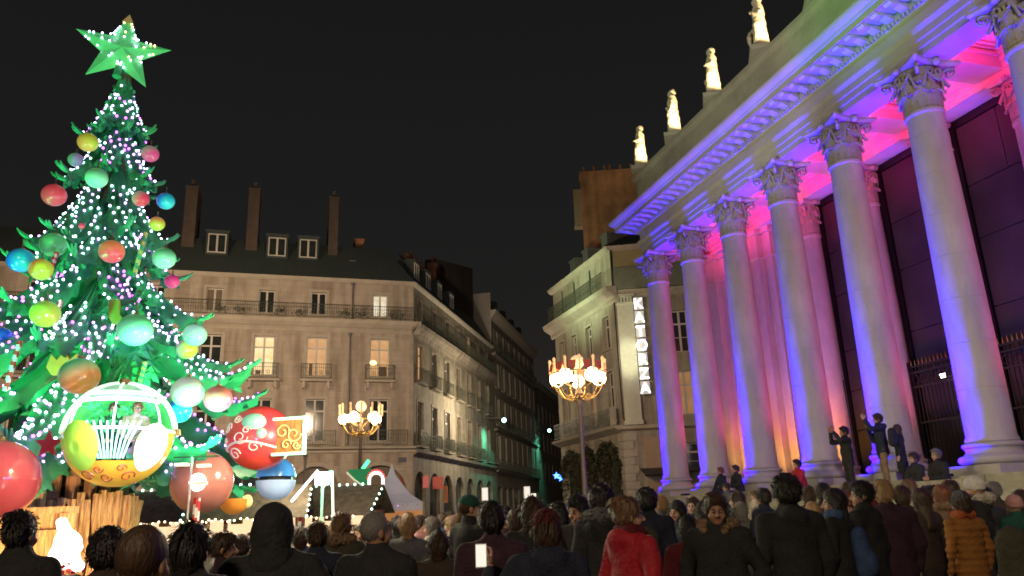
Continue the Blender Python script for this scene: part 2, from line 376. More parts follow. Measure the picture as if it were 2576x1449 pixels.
# --- porch ceiling, beams
b = MB(); b.box(-.38, XR, .47, 2.45, 12.85, 12.95); link('ceiling', b.mesh('ceiling', stone), th)
bm_ = MB()
for i in range(8):
    m_ = MB(); x = i*SP
    m_.box(-.42, .42, .475, 2.44, 12.30, 12.84); m_.box(-.50, .50, .475, 2.44, 12.62, 12.70); m_.box(-.55, .55, .475, 2.44, 12.76, 12.845)
    if i == 0: beam = m_.mesh('ceiling_beam', stone)
    link('ceiling_beam', beam, th, (x, 0, 0))
m_ = MB()
for (y0, y1, z0, z1) in ((2.46, 3.35, 12.10, 12.28), (2.42, 3.35, 12.283, 12.48), (2.38, 3.35, 12.483, 12.66), (2.30, 3.35, 12.663, 12.74), (2.25, 3.35, 12.743, 12.85)):
    m_.box(-.30, XR, y0, y1, z0, z1)
link('inner_architrave', m_.mesh('inner_architrave', stone), th)
for i in range(7):      # coffer ribs
    m_ = MB(); x = i*SP+.60
    if i == 0:
        m_.box(0, 1.74, .75, .83, 12.78, 12.849); m_.box(0, 1.74, 2.05, 2.13, 12.78, 12.849); m_.box(0, .08, .84, 2.04, 12.78, 12.849); m_.box(1.66, 1.74, .84, 2.04, 12.78, 12.849); rib = m_.mesh('coffer_frame', stone)
    link('coffer_frame', rib, th, (x, 0, 0))
# --- front wall behind the porch: end pilaster, wall, wide pilaster, side wall
def pilaster(x0, x1, y0, y1, nm='pilaster', m=stone_c):
    b = MB(); b.box(x0, x1, y0, y1, Z0+.5, 10.9); b.box(x0-.06, x1+.06, y0-.06, y1, Z0+.22, Z0+.5); b.box(x0-.12, x1+.12, y0-.12, y1, Z0-.02, Z0+.217)
    b.box(x0-.05, x1+.05, y0-.05, y1, 10.903, 11.0); b.box(x0-.02, x1+.02, y0-.02, y1, 11.003, 11.9); b.box(x0-.12, x1+.12, y0-.12, y1, 11.903, 12.097)
    return link(nm, b.mesh(nm, m), th)
pilaster(-.40, .42, 2.50, 3.35)
pilaster(.46, 1.0, 2.75, 3.35, 'pilaster')
pilaster(2.93, 3.62, 2.50, 3.35); pilaster(3.66, 4.15, 2.75, 3.35)
b = MB(); b.box(1.0, 2.93, 3.1, 3.6, Z0, 12.1); b.box(-.38, -.02, 3.36, 30, 0, 12.1); b.box(-.38, XR+2, 3.45, 3.55, 12.1, 13)
link('wall', b.mesh('wall', stone_d), th)
b = MB(); b.box(-.36, XR+1, 3.6, 24, 15.5, 15.6); b.box(-.3, XR+1, 3.37, 3.42, 12.86, 15.4); link('roof_deck', b.mesh('roof_deck', zinc), th)
b = MB(); b.box(-.02, XR, 6.5, 6.7, Z0, 12.85); link('foyer_wall', b.mesh('foyer_wall', stone_d), th)
# --- glazed front
glass = mat('tinted_foyer_glass', (.045, .040, .035), .45, var=.35, vscale=.6, spec=.10)
gl = link('glazed_screen', None, th)
frame = mat('dark_bronze_frame', (.012, .010, .010), .35, .5)
posts = [4.42, 6.62, 9.62, 12.60, 15.50, 18.4, 21.3]
b = MB()
for x in posts: b.box(x-.13, x+.13, 3.12, 3.32, Z0, 12.09)
b.box(4.2, XR, 3.13, 3.31, 11.86, 12.085)
link('frame', b.mesh('frame', frame), gl)
rows = [(Z0+.05, 3.9), (3.9, 5.2), (5.2, 6.55), (6.55, 8.5), (8.5, 10.05), (10.05, 11.86)]
for i in range(len(posts)-1):
    x0, x1 = posts[i]+.13, posts[i+1]-.13
    for (z0, z1) in rows:
        nx = 2 if z0 > 10 else 1
        for q in range(nx):
            a = x0+(x1-x0)*q/nx; c = x0+(x1-x0)*(q+1)/nx
            p = MB(); p.box(a+.012, c-.012, 3.19+.004*random.random(), 3.215, z0+.014, z1-.014); link('pane', p.mesh('pane', glass), gl)
# lit ceiling lamps behind the glass
for (x, z) in ((11.05, 5.0), (13.9, 4.2)):
    p = MB(); p.box(-.16, .16, -.05, 0, -.03, .03); p.box(.10, .16, -.05, 0, -.14, .03); p.box(-.1, .16, -.05, 0, -.16, -.11)
    o = thing('bracket_lamp', 'small white hook shaped light on the iron railing before the foyer' if x < 12 else 'small white light beside the nearest big column', 'lamp', T(x, 2.75, z), TANG, me=p.mesh('bracket_lamp', white_em)); o.scale = (.55, .55, .55)
# --- stylobate and steps
b = MB(); b.box(-1.6, XR+1, -.95, 6.5, 0, Z0-.02); link('podium', b.mesh('podium', stone_d), th)
NS = 13; st_m = mat('worn_step_stone', (.40, .37, .27), .9, var=.35, vscale=2.2, bump=.6, bscale=9)
stair = link('staircase', None, th)
for k in range(NS):     # each step is a row of slabs
    z1 = Z0-.02-(k+0)*.16-.004; z0 = z1-.16
    y1 = -.95-k*.34; y0 = y1-.34
    x = -1.6-(.05*k); j = 0
    while x < 19:
        w = random.uniform(1.9, 2.9); q = MB(); q.box(x+.008, x+w-.008, y0-.02, y1-.003, max(0.004, z0-.5), z1+random.uniform(-.006, .006)); link('step', q.mesh('step', st_m), stair); x += w
# block pedestals under the columns (pale joints seen beside the steps)
for i in range(7):
    q = MB(); q.box(-.78, .78, -1.75, -.96, 1.25, Z0-.10+.002*i); link('pedestal', q.mesh('pedestal', st_m), th, (i*SP, 0, 0))

# --- iron railing between porch and glass
fe = thing('iron_fence', 'tall dark iron railing with gilded spikes in front of the theatre foyer glass', 'fence', T(8.0, 2.98, Z0), TANG)
b = MB(); g2 = MB(); x = 1.75; top = 3.35
while x < 13.5:
    b.box(x-.014, x+.014, -.014, .014, .1, top); g2.add([(x-.03, 0, top), (x, -.02, top), (x+.03, 0, top), (x, .02, top), (x, 0, top+.24)], [(0, 1, 4), (1, 2, 4), (2, 3, 4), (3, 0, 4)])
    x += .145
link('spikes', g2.mesh('spikes', gilt), fe)['kind'] = 'stuff'
link('bars', b.mesh('bars', iron), fe)['kind'] = 'stuff'
for z in (.15, 1.7, 2.75, 3.18, 3.36):
    q = MB(); q.box(1.7, 13.5, -.03, .03, z-.025, z+.025); link('rail', q.mesh('rail', iron), fe)
b = MB(); x = 1.75
while x < 13.5:
    b.lathe([(.12, -.015), (.145, -.015), (.145, .015), (.12, .015), (.12, -.015)], 10, None, Matrix.Translation((x+.1, 0, 2.97)) @ Matrix.Rotation(math.pi/2, 4, 'X'), caps=False); x += .31
link('ring_frieze', b.mesh('ring_frieze', iron), fe)['kind'] = 'stuff'
for x in posts[1:5]:
    q = MB(); q.box(x-8-.06, x-8+.06, -.06, .06, 0, 3.5); link('post', q.mesh('post', iron), fe)
for i in range(8):   # floodlight fixtures at the column feet
    q = MB(); q.box(-.16, .16, -.08, .08, 0, .05); q.box(-.13, .13, -.11, .11, .07, .19); q.lathe([(.02, .19), (.09, .195)], 12)
    o = thing('floodlight', 'black uplighter at the foot of the %s theatre column from the street corner' % ('first', 'second', 'third', 'fourth', 'fifth', 'sixth', 'seventh', 'eighth')[i], 'floodlight', T(i*SP-.42, -1.05, Z0-.14), TANG, 'uplighters at the feet of the theatre columns', q.mesh('floodlight', iron))

# ================================================================ FAR BUILDINGS
def frameM(K, ang):
    """x along the facade, y outwards (towards the square), z up"""
    a = R_(ang); d = Vector((math.sin(a), math.cos(a), 0)); return K, d
class Facade:
    def __init__(s, root, K, ang, side):
        s.root = root; s.K = Vector((K[0], K[1], 0)); a = R_(ang); s.d = Vector((math.sin(a), math.cos(a), 0))
        n = Vector((-s.d.y, s.d.x, 0)); s.n = n*side; s.side = side; s.rz = math.atan2(s.d.y, s.d.x)
        s.off = s.K-root.location
    def put(s, name, me, x, out, z, parent=None):
        """local mesh has x along, y outwards"""
        par = parent or s.root
        o = link(name, me, par, rot=(0, 0, 0) if parent else (0, 0, s.rz))
        if parent: o.location = (x, out, z)
        else:
            o.location = s.off + s.d*x + s.n*out + Vector((0, 0, z))
            if s.side < 0: o.scale = (1, -1, 1)
        return o
def wall_mesh(L0, L1, z0, z1, holes, depth=.28, m=None, name='wall'):
    xs = sorted({L0, L1, *[h[0] for h in holes], *[h[1] for h in holes]}); zs = sorted({z0, z1, *[h[2] for h in holes], *[h[3] for h in holes]})
    b = MB()
    for i in range(len(xs)-1):
        for j in range(len(zs)-1):
            cx, cz = (xs[i]+xs[i+1])/2, (zs[j]+zs[j+1])/2
            if any(h[0] < cx < h[1] and h[2] < cz < h[3] for h in holes): continue
            b.add([(xs[i], 0, zs[j]), (xs[i+1], 0, zs[j]), (xs[i+1], 0, zs[j+1]), (xs[i], 0, zs[j+1])], [(0, 1, 2, 3)])
    for (a, c, d, e_) in [h[:4] for h in holes]:
        b.add([(a, 0, d), (c, 0, d), (c, 0, e_), (a, 0, e_), (a, -depth, d), (c, -depth, d), (c, -depth, e_), (a, -depth, e_)], [(0, 4, 5, 1), (1, 5, 6, 2), (2, 6, 7, 3), (3, 7, 4, 0)])
    return b.mesh(name, m, fix=False)
_wc = {}
def window_mesh(w, h, transom=.28, bars=0, fm=None):
    k = ('f', round(w, 2), round(h, 2), transom, bars, fm.name)
    if k not in _wc:
        b = MB(); t = .07
        for (x0, x1, z0, z1) in ((0, t, 0, h), (w-t, w, 0, h), (t, w-t, 0, t), (t, w-t, h-t, h), (w/2-.06, w/2+.06, t, h-t)): b.box(x0, x1, -.06, 0, z0, z1)
        if transom: z = h*(1-transom); b.box(t, w-t, -.065, .006, z-.05, z+.05)
        for q in range(bars):
            z = t+(h*(1-transom)-t)*(q+1)/(bars+1); b.box(t, w-t, -.045, -.012, z-.018, z+.018)
        _wc[k] = b.mesh('window', fm)
    return _wc[k]
def pane_mesh(w, h, m):
    k = ('p', round(w, 3), round(h, 3), m.name)
    if k not in _wc:
        b = MB(); b.box(0, w, -.012, 0, 0, h); _wc[k] = b.mesh('pane', m)
    return _wc[k]
def window(F, x0, x1, z0, z1, pm, fm=None, transom=.28, bars=0, out=-.20, four=True):
    fm = fm or wframe; w, h = x1-x0, z1-z0
    o = F.put('window', window_mesh(w, h, transom, bars, fm), x0, out, z0)
    zt = h*(1-transom) if transom else h-.07; t = .07
    for (a, c) in ((t, w/2-.06), (w/2+.06, w-t)):
        F.put('pane', pane_mesh(c-a-.004, zt-(.05 if transom else 0)-t-.004, pm), a+.002, -.03, t+.002, o)
        if transom: F.put('pane', pane_mesh(c-a-.004, h-t-zt-.05-.004, pm), a+.002, -.03, zt+.052, o)
    return o
def arch_fill(w, h, r_seg=10, depth=.28):
    """spandrels that turn a square-headed opening (w wide, h high) into an arch"""
    b = MB(); r = w/2
    for s_ in (0, 1):
        pts = [(0 if s_ == 0 else w, h)]
        for k in range(r_seg+1):
            a = math.pi/2*k/r_seg; x = r-r*math.cos(a) if s_ == 0 else r+r*math.cos(a); pts.append((x, h-r+r*math.sin(a)))
        vs = [(p[0], 0, p[1]) for p in pts]+[(p[0], -depth, p[1]) for p in pts]; n = len(pts)
        b.add(vs, [list(range(n)) if s_ else list(range(n))[::-1]]+[[i, i+1, n+i+1, n+i] for i in range(1, n-1)])
    return b
_rl = {}
def railing(L, h=.95, step=.13, ret=.0, orn=True, m=None):
    k = (round(L, 2), h, step, ret)
    if k in _rl: return _rl[k]
    b = MB(); b.box(0, L, -.02, .02, h-.03, h); b.box(0, L, -.015, .015, .06, .09); b.box(0, L, -.012, .012, h*.72, h*.72+.02)
    x = .03
    while x < L: b.box(x-.009, x+.009, -.009, .009, .08, h-.02); x += step
    if orn:
        x = .25
        while x < L-.2:
            b.lathe([(.085, -.012), (.11, -.012), (.11, .012), (.085, .012), (.085, -.012)], 8, None, Matrix.Translation((x, 0, h*.42)) @ Matrix.Rotation(math.pi/2, 4, 'X'), caps=False); x += step*3
    if ret:
        for q in (0, L): b.box(q-.015, q+.015, -ret, 0, h-.03, h); b.box(q-.015, q+.015, -ret, 0, .06, .09)
        for q in (0, L):
            y = -ret+.05
            while y < 0: b.box(q-.009, q+.009, y-.009, y+.009, .08, h-.02); y += step
    _rl[k] = b.mesh('railing', m or iron_g); return _rl[k]
def strip(F, name, L0, L1, prof, m, parent=None):
    """prof: [(out, z)] extruded along x"""
    b = MB(); n = len(prof); vs = [(L0, p[0], p[1]) for p in prof]+[(L1, p[0], p[1]) for p in prof]
    b.add(vs, [list(range(n)), list(range(2*n-1, n-1, -1))]+[[i, (i+1) % n, (i+1) % n+n, i+n] for i in range(n)])
    return F.put(name, b.mesh(name, m), 0, 0, 0)
def surround(w, h, t=.16, d=.05, m=None):
    k = ('s', round(w, 2), round(h, 2), t, (m or trimA).name)
    if k not in _wc:
        b = MB(); b.box(-t, 0, 0, d, -.05, h+t); b.box(w, w+t, 0, d, -.05, h+t); b.box(0, w, 0, d, h, h+t); b.box(-t-.04, w+t+.04, 0, d+.07, -.15, -.053); _wc[k] = b.mesh('surround', m or trimA)
    return _wc[k]

# ---------- building A: long stone corner block on the left
KA = (-6.7, 50.5)
bA = thing('apartment_building', 'long pale stone corner building with lit amber windows and a dark mansard roof', 'building', (KA[0], KA[1], 0))
FA = Facade(bA, KA, 253, 1)       # x runs left from the corner
LA = 33.0
bays = [2.22, 6.22, 9.45, 12.6, 16.0, 19.3, 22.5, 25.8, 29.0]
holes = []; wl = []
for i, c in enumerate(bays):
    for (z0, z1, w) in ((6.45, 9.10, 1.22), (10.60, 13.08, 1.26), (14.62, 16.10, .98)): wl.append((c-w/2, c+w/2, z0, z1, i))
arches = [(.45, 3.75), (4.65, 7.4), (8.4, 11.2), (12.2, 15.0), (16, 18.8), (20, 22.8), (24, 26.8)]
holes = [w[:4] for w in wl]+[(a, c, .01, 4.95) for a, c in arches]
FA.put('wall', wall_mesh(0, LA, 0, 17.0, holes, m=wallA), 0, 0, 0)
for (a, c, z0, z1, i) in wl:
    pm = pane_d; fm = wframe
    if z0 > 10 and z0 < 14: pm = {0: pane_o, 1: pane_o, 2: pane_y}.get(i, pane_d)
    if z0 > 14: pm = {0: pane_w, 3: pane_c}.get(i, pane_d)
    window(FA, a, c, z0, z1, pm, fm, transom=.28 if z0 < 14 else 0, bars=0)
    FA.put('surround', surround(c-a, z1-z0), a, 0.002, z0)
    if 10 < z0 < 14:
        s_ = MB(); s_.box(-.35, c-a+.35, 0, .42, -.42, -.28); s_.prism([(-.2, -.42), (-.05, -.42), (-.05, -.75), (-.2, -.9)], 0, .32); s_.prism([(c-a+.05, -.42), (c-a+.2, -.42), (c-a+.2, -.9), (c-a+.05, -.75)], 0, .32)
        o = FA.put('balcony', s_.mesh('balcony', trimA), a, .005, z0)
        FA.put('railing', railing(c-a+.6, .98, .12, .36, True), -.3, .40, -.28, o)
# silhouettes inside the lit rooms
for (x, z, w, h) in ((6.45, 10.62, .22, .75), (1.75, 10.65, .5, .62), (9.6, 10.66, .3, .25)):
    q = MB(); q.box(0, w, 0, .03, 0, h); FA.put('curtain', q.mesh('curtain', wframe_d), x, -.165, z)
q = MB(); q.sphere((0, 0, 0), .22, None, 10, 6, (1, .4, .8)); FA.put('lamp_shade', q.mesh('lamp_shade', mat('lampshade_glow', (.9, .8, .5), emit=(1, .72, .30), es=2.6)), 2.62, -.10, 11.5)
for k, (a, c) in enumerate(arches):
    af = arch_fill(c-a, 4.94); FA.put('arch', af.mesh('arch', wallA), a, 0.0, .01)
    q = MB(); n = 12; r = (c-a)/2      # arch band
    for s_ in range(n):
        a0 = math.pi*s_/n+.01; a1 = math.pi*(s_+1)/n-.01
        pts = [(r+math.cos(t)*rr, 4.94-r+math.sin(t)*rr) for t, rr in ((a0, r+.02), (a1, r+.02), (a1, r+.26), (a0, r+.26))]; q.prism(pts, .002, .05)
    FA.put('arch_band', q.mesh('arch_band', trimA), a, 0, .01)
    q = MB(); q.box(0, c-a, -.02, 0, 0, 4.9); sf = FA.put('shopfront', q.mesh('shopfront', pane_c if k in (0, 1) else pane_d), a, -.26, .02)
    q = MB()
    for t in (0, .33, .66, .975): q.box(t*(c-a), t*(c-a)+.08, 0, .06, 0, 4.8)
    q.box(0, c-a, 0, .06, 2.9, 3.0); FA.put('shop_frame', q.mesh('shop_frame', wframe_d), 0, 0, 0, sf)
strip(FA, 'ledge', -.12, LA, [(0, 5.72), (.08, 5.76), (.10, 5.90), (.34, 5.98), (.36, 6.10), (0, 6.14)], trimA)
strip(FA, 'cornice', -.45, LA, [(0, 13.45), (.06, 13.5), (.08, 13.75), (.18, 13.8), (.42, 14.02), (.46, 14.16), (.50, 14.24), (0, 14.28)], trimA)
strip(FA, 'eaves', -.15, LA, [(0, 16.82), (.10, 16.86), (.22, 16.98), (.24, 17.08), (0, 17.10)], trimA)
q = MB(); x = .0
while x < LA: q.box(x, x+.10, .06, .16, 13.62, 13.74); x += .24
FA.put('dentils', q.mesh('dentils', trimA), 0, 0, 0)['kind'] = 'stuff'
for x0, x1 in ((0, 4.05), (4.2, 8.0), (8.02, 12.0), (12.02, 16.5), (16.52, 21), (21.02, 26), (26.02, 31)):
    FA.put('railing', railing(x1-x0-.04, .92, .14, 0, True), x0+.02, .40, 14.29)
FA.put('railing', railing(3.9, .98, .15, .3, True), .4, .30, 6.15); FA.put('railing', railing(3.3, .98, .15, .3, True), 4.9, .30, 6.15)
for k, (x, z) in enumerate(((4.6, 14.3), (7.3, 14.3), (8.6, 14.3), (.9, 14.3), (1.4, 14.3), (3.3, 14.3), (10.9, 14.3), (12.2, 14.3), (4.0, 14.3))):   # plants on the balcony
    q = MB(); rr = random.Random(k)
    for _ in range(60):
        p = Vector((rr.gauss(0, .22), rr.gauss(0, .1), abs(rr.gauss(.3, .16)))); a = rr.uniform(0, 6.3); s_ = .07
        q.add([p, p+Vector((math.cos(a)*s_, math.sin(a)*s_, .03)), p+Vector((math.cos(a+1)*s_*.8, math.sin(a+1)*s_*.8, .11))], [(0, 1, 2)])
    o = FA.put('balcony_plant', q.mesh('balcony_plant', mat('balcony_leaves', (.05, .075, .035), .8, var=.3)), x, .22, z)
    pos = bA.location+o.location; o.parent = None; o.location = pos; o['label'] = 'leafy plant on the upper balcony, %s' % ('right of the downpipe', 'left of the second window', 'left of the third window', 'right of the lit corner window', 'just right of the lit corner window', 'left of the lit corner window', 'near the curtained window', 'left of the curtained window', 'at the downpipe')[k]; o['category'] = 'plant'; o['group'] = 'plants along the upper balcony'
# pipes
for x, z0, z1 in ((4.15, 6.2, 13.4), (4.05, 14.3, 16.8), (6.7, 1.2, 5.7)):
    q = MB(); q.tube([(0, 0, z0), (0, 0, z1)], .06, 8); q.lathe([(.06, z1-.25), (.13, z1-.1), (.13, z1)], 8); FA.put('drainpipe', auto_smooth(q.mesh('drainpipe', zinc)), x, .10, 0)
# street number plate, poster, box sign
for (x0, x1, z0, z1, m_) in ((.45, .95, 5.12, 5.42, mat('street_plate', (.10, .10, .12), .4)), (.62, .86, 3.6, 4.6, mat('faded_red_banner', (.25, .07, .04), .7)), (.35, .95, 2.3, 3.1, wframe_d)):
    q = MB(); q.box(0, x1-x0, 0, .04, 0, z1-z0); FA.put('plaque', q.mesh('plaque', m_), x0, .003, z0)
# mansard roof
q = MB(); q.add([(-.1, 0, 17.1), (LA, 0, 17.1), (LA, -1.9, 20.0), (1.6, -1.9, 20.0), (LA, -9, 21.2), (6, -9, 21.2)], [(0, 1, 2, 3), (3, 2, 4, 5)])
FA.put('roof', q.mesh('roof', slate), 0, .1, 0)
for k, c in enumerate((7.0, 9.0, 12.75)):
    q = MB(); w = 1.12; q.box(-w/2-.12, w/2+.12, -1.9, 0, 0, 1.55); q.box(-w/2-.2, w/2+.2, -1.9, .08, 1.553, 1.68)
    d_ = FA.put('dormer', q.mesh('dormer', slate), c, -.72, 18.55)
    FA.put('window_frame', window_mesh(w, 1.30, 0, 0, wframe), -w/2, .065, .12, d_)
    for a in (-w/2+.08, .07): FA.put('pane', pane_mesh(w/2-.15, 1.14, pane_d), a, .03, .20, d_)
for (x, w, z1) in ((5.35, .62, 23.3), (10.65, .72, 23.5), (14.6, .75, 23.3)):
    q = MB(); q.box(-w/2, w/2, -2.6, 0, 18.0, z1); q.box(-w/2-.05, w/2+.05, -2.65, .05, z1, z1+.16)
    q.lathe([(.14, z1+.16), (.11, z1+.6), (.13, z1+.62), (.13, z1+.66)], 8, None, Matrix.Translation((0, -.3, 0))); q.lathe([(.14, z1+.16), (.11, z1+.45)], 8, None, Matrix.Translation((0, -.9, 0)))
    FA.put('chimney', q.mesh('chimney', mat('rendered_brick_chimney', (.095, .07, .055), .95, var=.3, vscale=2, bump=.4)), x, -1.25, 0)
q = MB(); q.box(-.3, .3, -1.2, 0, 19.6, 21.0); q.box(-.36, .36, -1.26, .06, 21.0, 21.1); FA.put('chimney', q.mesh('chimney', brick_m), 3.4, -3, 0)
q = MB(); q.box(-.22, .22, -.05, .05, 0, .28); FA.put('skylight', q.mesh('skylight', zinc), 4.0, -.98, 18.5)
# street side of A
FS = Facade(bA, KA, 12, -1); FS.side = 1; FS.n = Vector((FS.d.y, -FS.d.x, 0)); FS.side = -1
LS = 22.0
sb = [1.35+3.05*i for i in range(7)]; wl2 = []
for i, c in enumerate(sb):
    for (z0, z1, w) in ((6.45, 9.1, 1.15), (10.6, 13.0, 1.15), (14.62, 16.1, .95)): wl2.append((c-w/2, c+w/2, z0, z1, i))
sar = [(c-1.1, c+1.1) for c in sb]
FS.put('wall', wall_mesh(0.02, LS, 0, 16.99, [w[:4] for w in wl2]+[(a, c, .01, 4.6) for a, c in sar], m=wallS), 0, 0, 0)
for (a, c, z0, z1, i) in wl2:
    pm = pane_o if (i == 0 and 10 < z0 < 14) else pane_y if (i == 4 and z0 > 14) else pane_d
    window(FS, a, c, z0, z1, pm, wframe if i < 3 else wframe_d, transom=.28 if z0 < 14 else 0)
    FS.put('surround', surround(c-a, z1-z0, m=wallB), a, 0.002, z0)
    if 10 < z0 < 14 or (z0 < 10):
        s_ = MB(); s_.box(-.25, c-a+.25, 0, .36, -.36, -.24)
        o = FS.put('balcony', s_.mesh('balcony', wallB), a, .005, z0); FS.put('railing', railing(c-a+.4, .95, .12, .3, False), -.2, .33, -.24, o)
for a, c in sar:
    FS.put('arch', arch_fill(c-a, 4.59).mesh('arch', wallS), a, 0, .01)
    q = MB(); q.box(0, c-a, -.02, 0, 0, 4.55); FS.put('shopfront', q.mesh('shopfront', mat('dark_shop_glass', (.045, .055, .048), .2, var=.6, vscale=.9)), a, -.26, .02)
strip(FS, 'ledge', 0, LS, [(0, 5.55), (.3, 5.75), (.34, 5.95), (0, 6.0)], wallB)
strip(FS, 'cornice', -.3, LS, [(0, 13.45), (.1, 13.7), (.42, 14.0), (.50, 14.24), (0, 14.28)], wallB)
strip(FS, 'eaves', -.1, LS, [(0, 16.80), (.22, 16.96), (.24, 17.06), (0, 17.08)], trimA)
for k in range(5): FS.put('railing', railing(4.3, .92, .14, 0, True), .1+k*4.4, .40, 14.29)
FS.put('railing', railing(21, .98, .16, 0, False), .5, .30, 6.02)
q = MB(); q.add([(-.1, 0, 17.08), (LS, 0, 17.08), (LS, -1.9, 20.0), (1.8, -1.9, 20.0)], [(0, 1, 2, 3)]); q.add([(LS, 0, 17.08), (LS, -6, 17.08), (LS, -6, 21), (LS, -1.9, 20)], [(0, 1, 2, 3)])
FS.put('roof', q.mesh('roof', slate), 0, .1, 0)
for c in (2.0, 4.6, 7.4, 10.6):
    q = MB(); q.box(-.55, .55, -1.8, 0, 0, 1.5); q.box(-.62, .62, -1.8, .08, 1.503, 1.6); d_ = FS.put('dormer', q.mesh('dormer', slate), c, -.5, 17.7)
    FS.put('window_frame', window_mesh(.95, 1.3, 0, 0, wframe), -.475, .065, .1, d_)
    for a in (-.40, .07): FS.put('pane', pane_mesh(.33, 1.14, pane_c), a, .03, .18, d_)
q = MB(); q.box(3.2, 12.0, -1.4, -.9, 17.0, 20.4); q.box(9.2, 12.0, -1.5, -.8, 20.4, 21.6)
for k in range(4): q.box(9.5+k*.6, 9.75+k*.6, -1.25, -1.0, 21.6, 22.2)
for k in range(3): q.box(4+k*1.2, 4.25+k*1.2, -1.25, -1.0, 20.4, 20.8)
FS.put('chimney', q.mesh('chimney', brick_m), 0, -.6, 0)
q = MB(); q.prism([(9.5, 16.5), (20.8, 16.5), (20.8, 24.6), (9.5, 22.0)], -2.4, -1.4); FS.put('party_wall', q.mesh('party_wall', brick_d), 0, 0, 0)
# ---------- building B further down the street
aB = R_(12); KB = (KA[0]+math.sin(aB)*22.02, KA[1]+math.cos(aB)*22.02)
bB = thing('apartment_building', 'tall narrow grey stone building with rows of shuttered windows further down the side street', 'building', (KB[0], KB[1], 0))
FB = Facade(bB, KB, 12, -1); FB.n = Vector((FB.d.y, -FB.d.x, 0)); LB = 21
wb = [1.6+2.55*i for i in range(8)]; wl3 = []
for i, c in enumerate(wb):
    for (z0, z1) in ((6.4, 8.9), (9.9, 12.3), (13.4, 15.7), (16.9, 18.9)): wl3.append((c-.52, c+.52, z0, z1, i))
shp = [(c-.9, c+.9) for c in wb]
FB.put('wall', wall_mesh(0, LB, 0, 20.4, [w[:4] for w in wl3]+[(a, c, .3, 4.2) for a, c in shp], m=wallB), 0, 0, 0)
for (a, c, z0, z1, i) in wl3:
    window(FB, a, c, z0, z1, pane_d, wframe_d, transom=0); FB.put('surround', surround(c-a, z1-z0, .13, .05, trimA), a, .002, z0)
    if 'sh' not in _wc: s_ = MB(); s_.box(0, .52, .06, .10, 0, 1); _wc['sh'] = s_.mesh('shutter', mat('pale_shutter', (.34, .29, .23), .7))
    for xx in (-.58, c-a+.05): o = FB.put('shutter', _wc['sh'], a+xx, .0, z0); o.scale = (1, -1, z1-z0)
for a, c in shp:
    q = MB(); q.box(0, c-a, -.02, 0, 0, 3.9); FB.put('shopfront', q.mesh('shopfront', mat('pale_shop_glass', (.16, .18, .15), .3, var=.7, vscale=1.1)), a, -.2, .3)
for z in (5.6, 9.3, 16.4): strip(FB, 'ledge', 0, LB, [(0, z-.15), (.35, z-.05), (.38, z+.08), (0, z+.1)], wallB); FB.put('railing', railing(LB-.2, .9, .17, 0, False), .1, .33, z+.1)
strip(FB, 'cornice', -.2, LB+.3, [(0, 19.7), (.12, 19.9), (.5, 20.3), (.6, 20.6), (0, 20.65)], mat('pale_cornice_stone', (.55, .47, .38), .85, var=.1))
q = MB(); q.add([(0, 0, 20.65), (LB, 0, 20.65), (LB, -2.4, 23.4), (0, -2.4, 23.4)], [(0, 1, 2, 3)]); FB.put('roof', q.mesh('roof', slate), 0, .1, 0)
q = MB(); q.box(0, LB, -12, -.06, 0, 20.3); FB.put('body', q.mesh('body', wallS), 0, -.3, 0)
q = MB(); q.box(-.04, 0, -2.2, 0, 16.8, 22.4); FB.put('gable_wall', q.mesh('gable_wall', mat('pale_gable', (.34, .30, .27), .9, var=.15)), 0, 0, 0)
for c in (4, 8, 12, 16):
    q = MB(); q.box(-.5, .5, -1.6, 0, 0, 1.4); d_ = FB.put('dormer', q.mesh('dormer', slate), c, -.4, 21.1)
    FB.put('pane', pane_mesh(.7, 1.0, pane_c), -.35, .02, .2, d_)
# ---------- further houses closing the street
x = KB[0]+math.sin(aB)*(LB+.3); y = KB[1]+math.cos(aB)*(LB+.3)
lab = ['dark narrow house beyond the shuttered building in the side street', 'unlit house near the far end of the side street', 'lowest dark house at the bottom end of the side street']
for k in range(3):
    Lk = 17; hk = (18.6, 17.2, 16.0)[k]
    bk = thing('town_house', lab[k], 'building', (x, y, 0)); Fk = Facade(bk, (x, y), 12-3*k, -1); Fk.n = Vector((Fk.d.y, -Fk.d.x, 0))
    wk = [(1.5+2.7*i-.5, 1.5+2.7*i+.5, z0, z0+2.2) for i in range(6) for z0 in (5.5, 9, 12.4)]
    Fk.put('wall', wall_mesh(0, Lk, 0, hk-1.6, wk, m=wallB), 0, 0, 0)
    for (a, c, z0, z1) in wk: window(Fk, a, c, z0, z1, pane_d, wframe_d, transom=0)
    strip(Fk, 'cornice', 0, Lk, [(0, hk-2), (.4, hk-1.7), (.45, hk-1.5), (0, hk-1.5)], trimA)
    q = MB(); q.add([(0, 0, hk-1.5), (Lk, 0, hk-1.5), (Lk, -2, hk+.6), (0, -2, hk+.6)], [(0, 1, 2, 3)]); Fk.put('roof', q.mesh('roof', slate), 0, .1, 0)
    q = MB(); q.box(0, Lk, -10, -.32, 0, hk-1.7); Fk.put('body', q.mesh('body', wallS), 0, 0, 0)
    a = R_(12-3*k); x += math.sin(a)*(Lk+.3); y += math.cos(a)*(Lk+.3)
q = MB(); q.box(-14, 30, 0, 8, 0, 15); o = thing('end_house', 'dark building closing the far end of the side street', 'building', (x, y+4, 0), me=q.mesh('end_house', wallS))

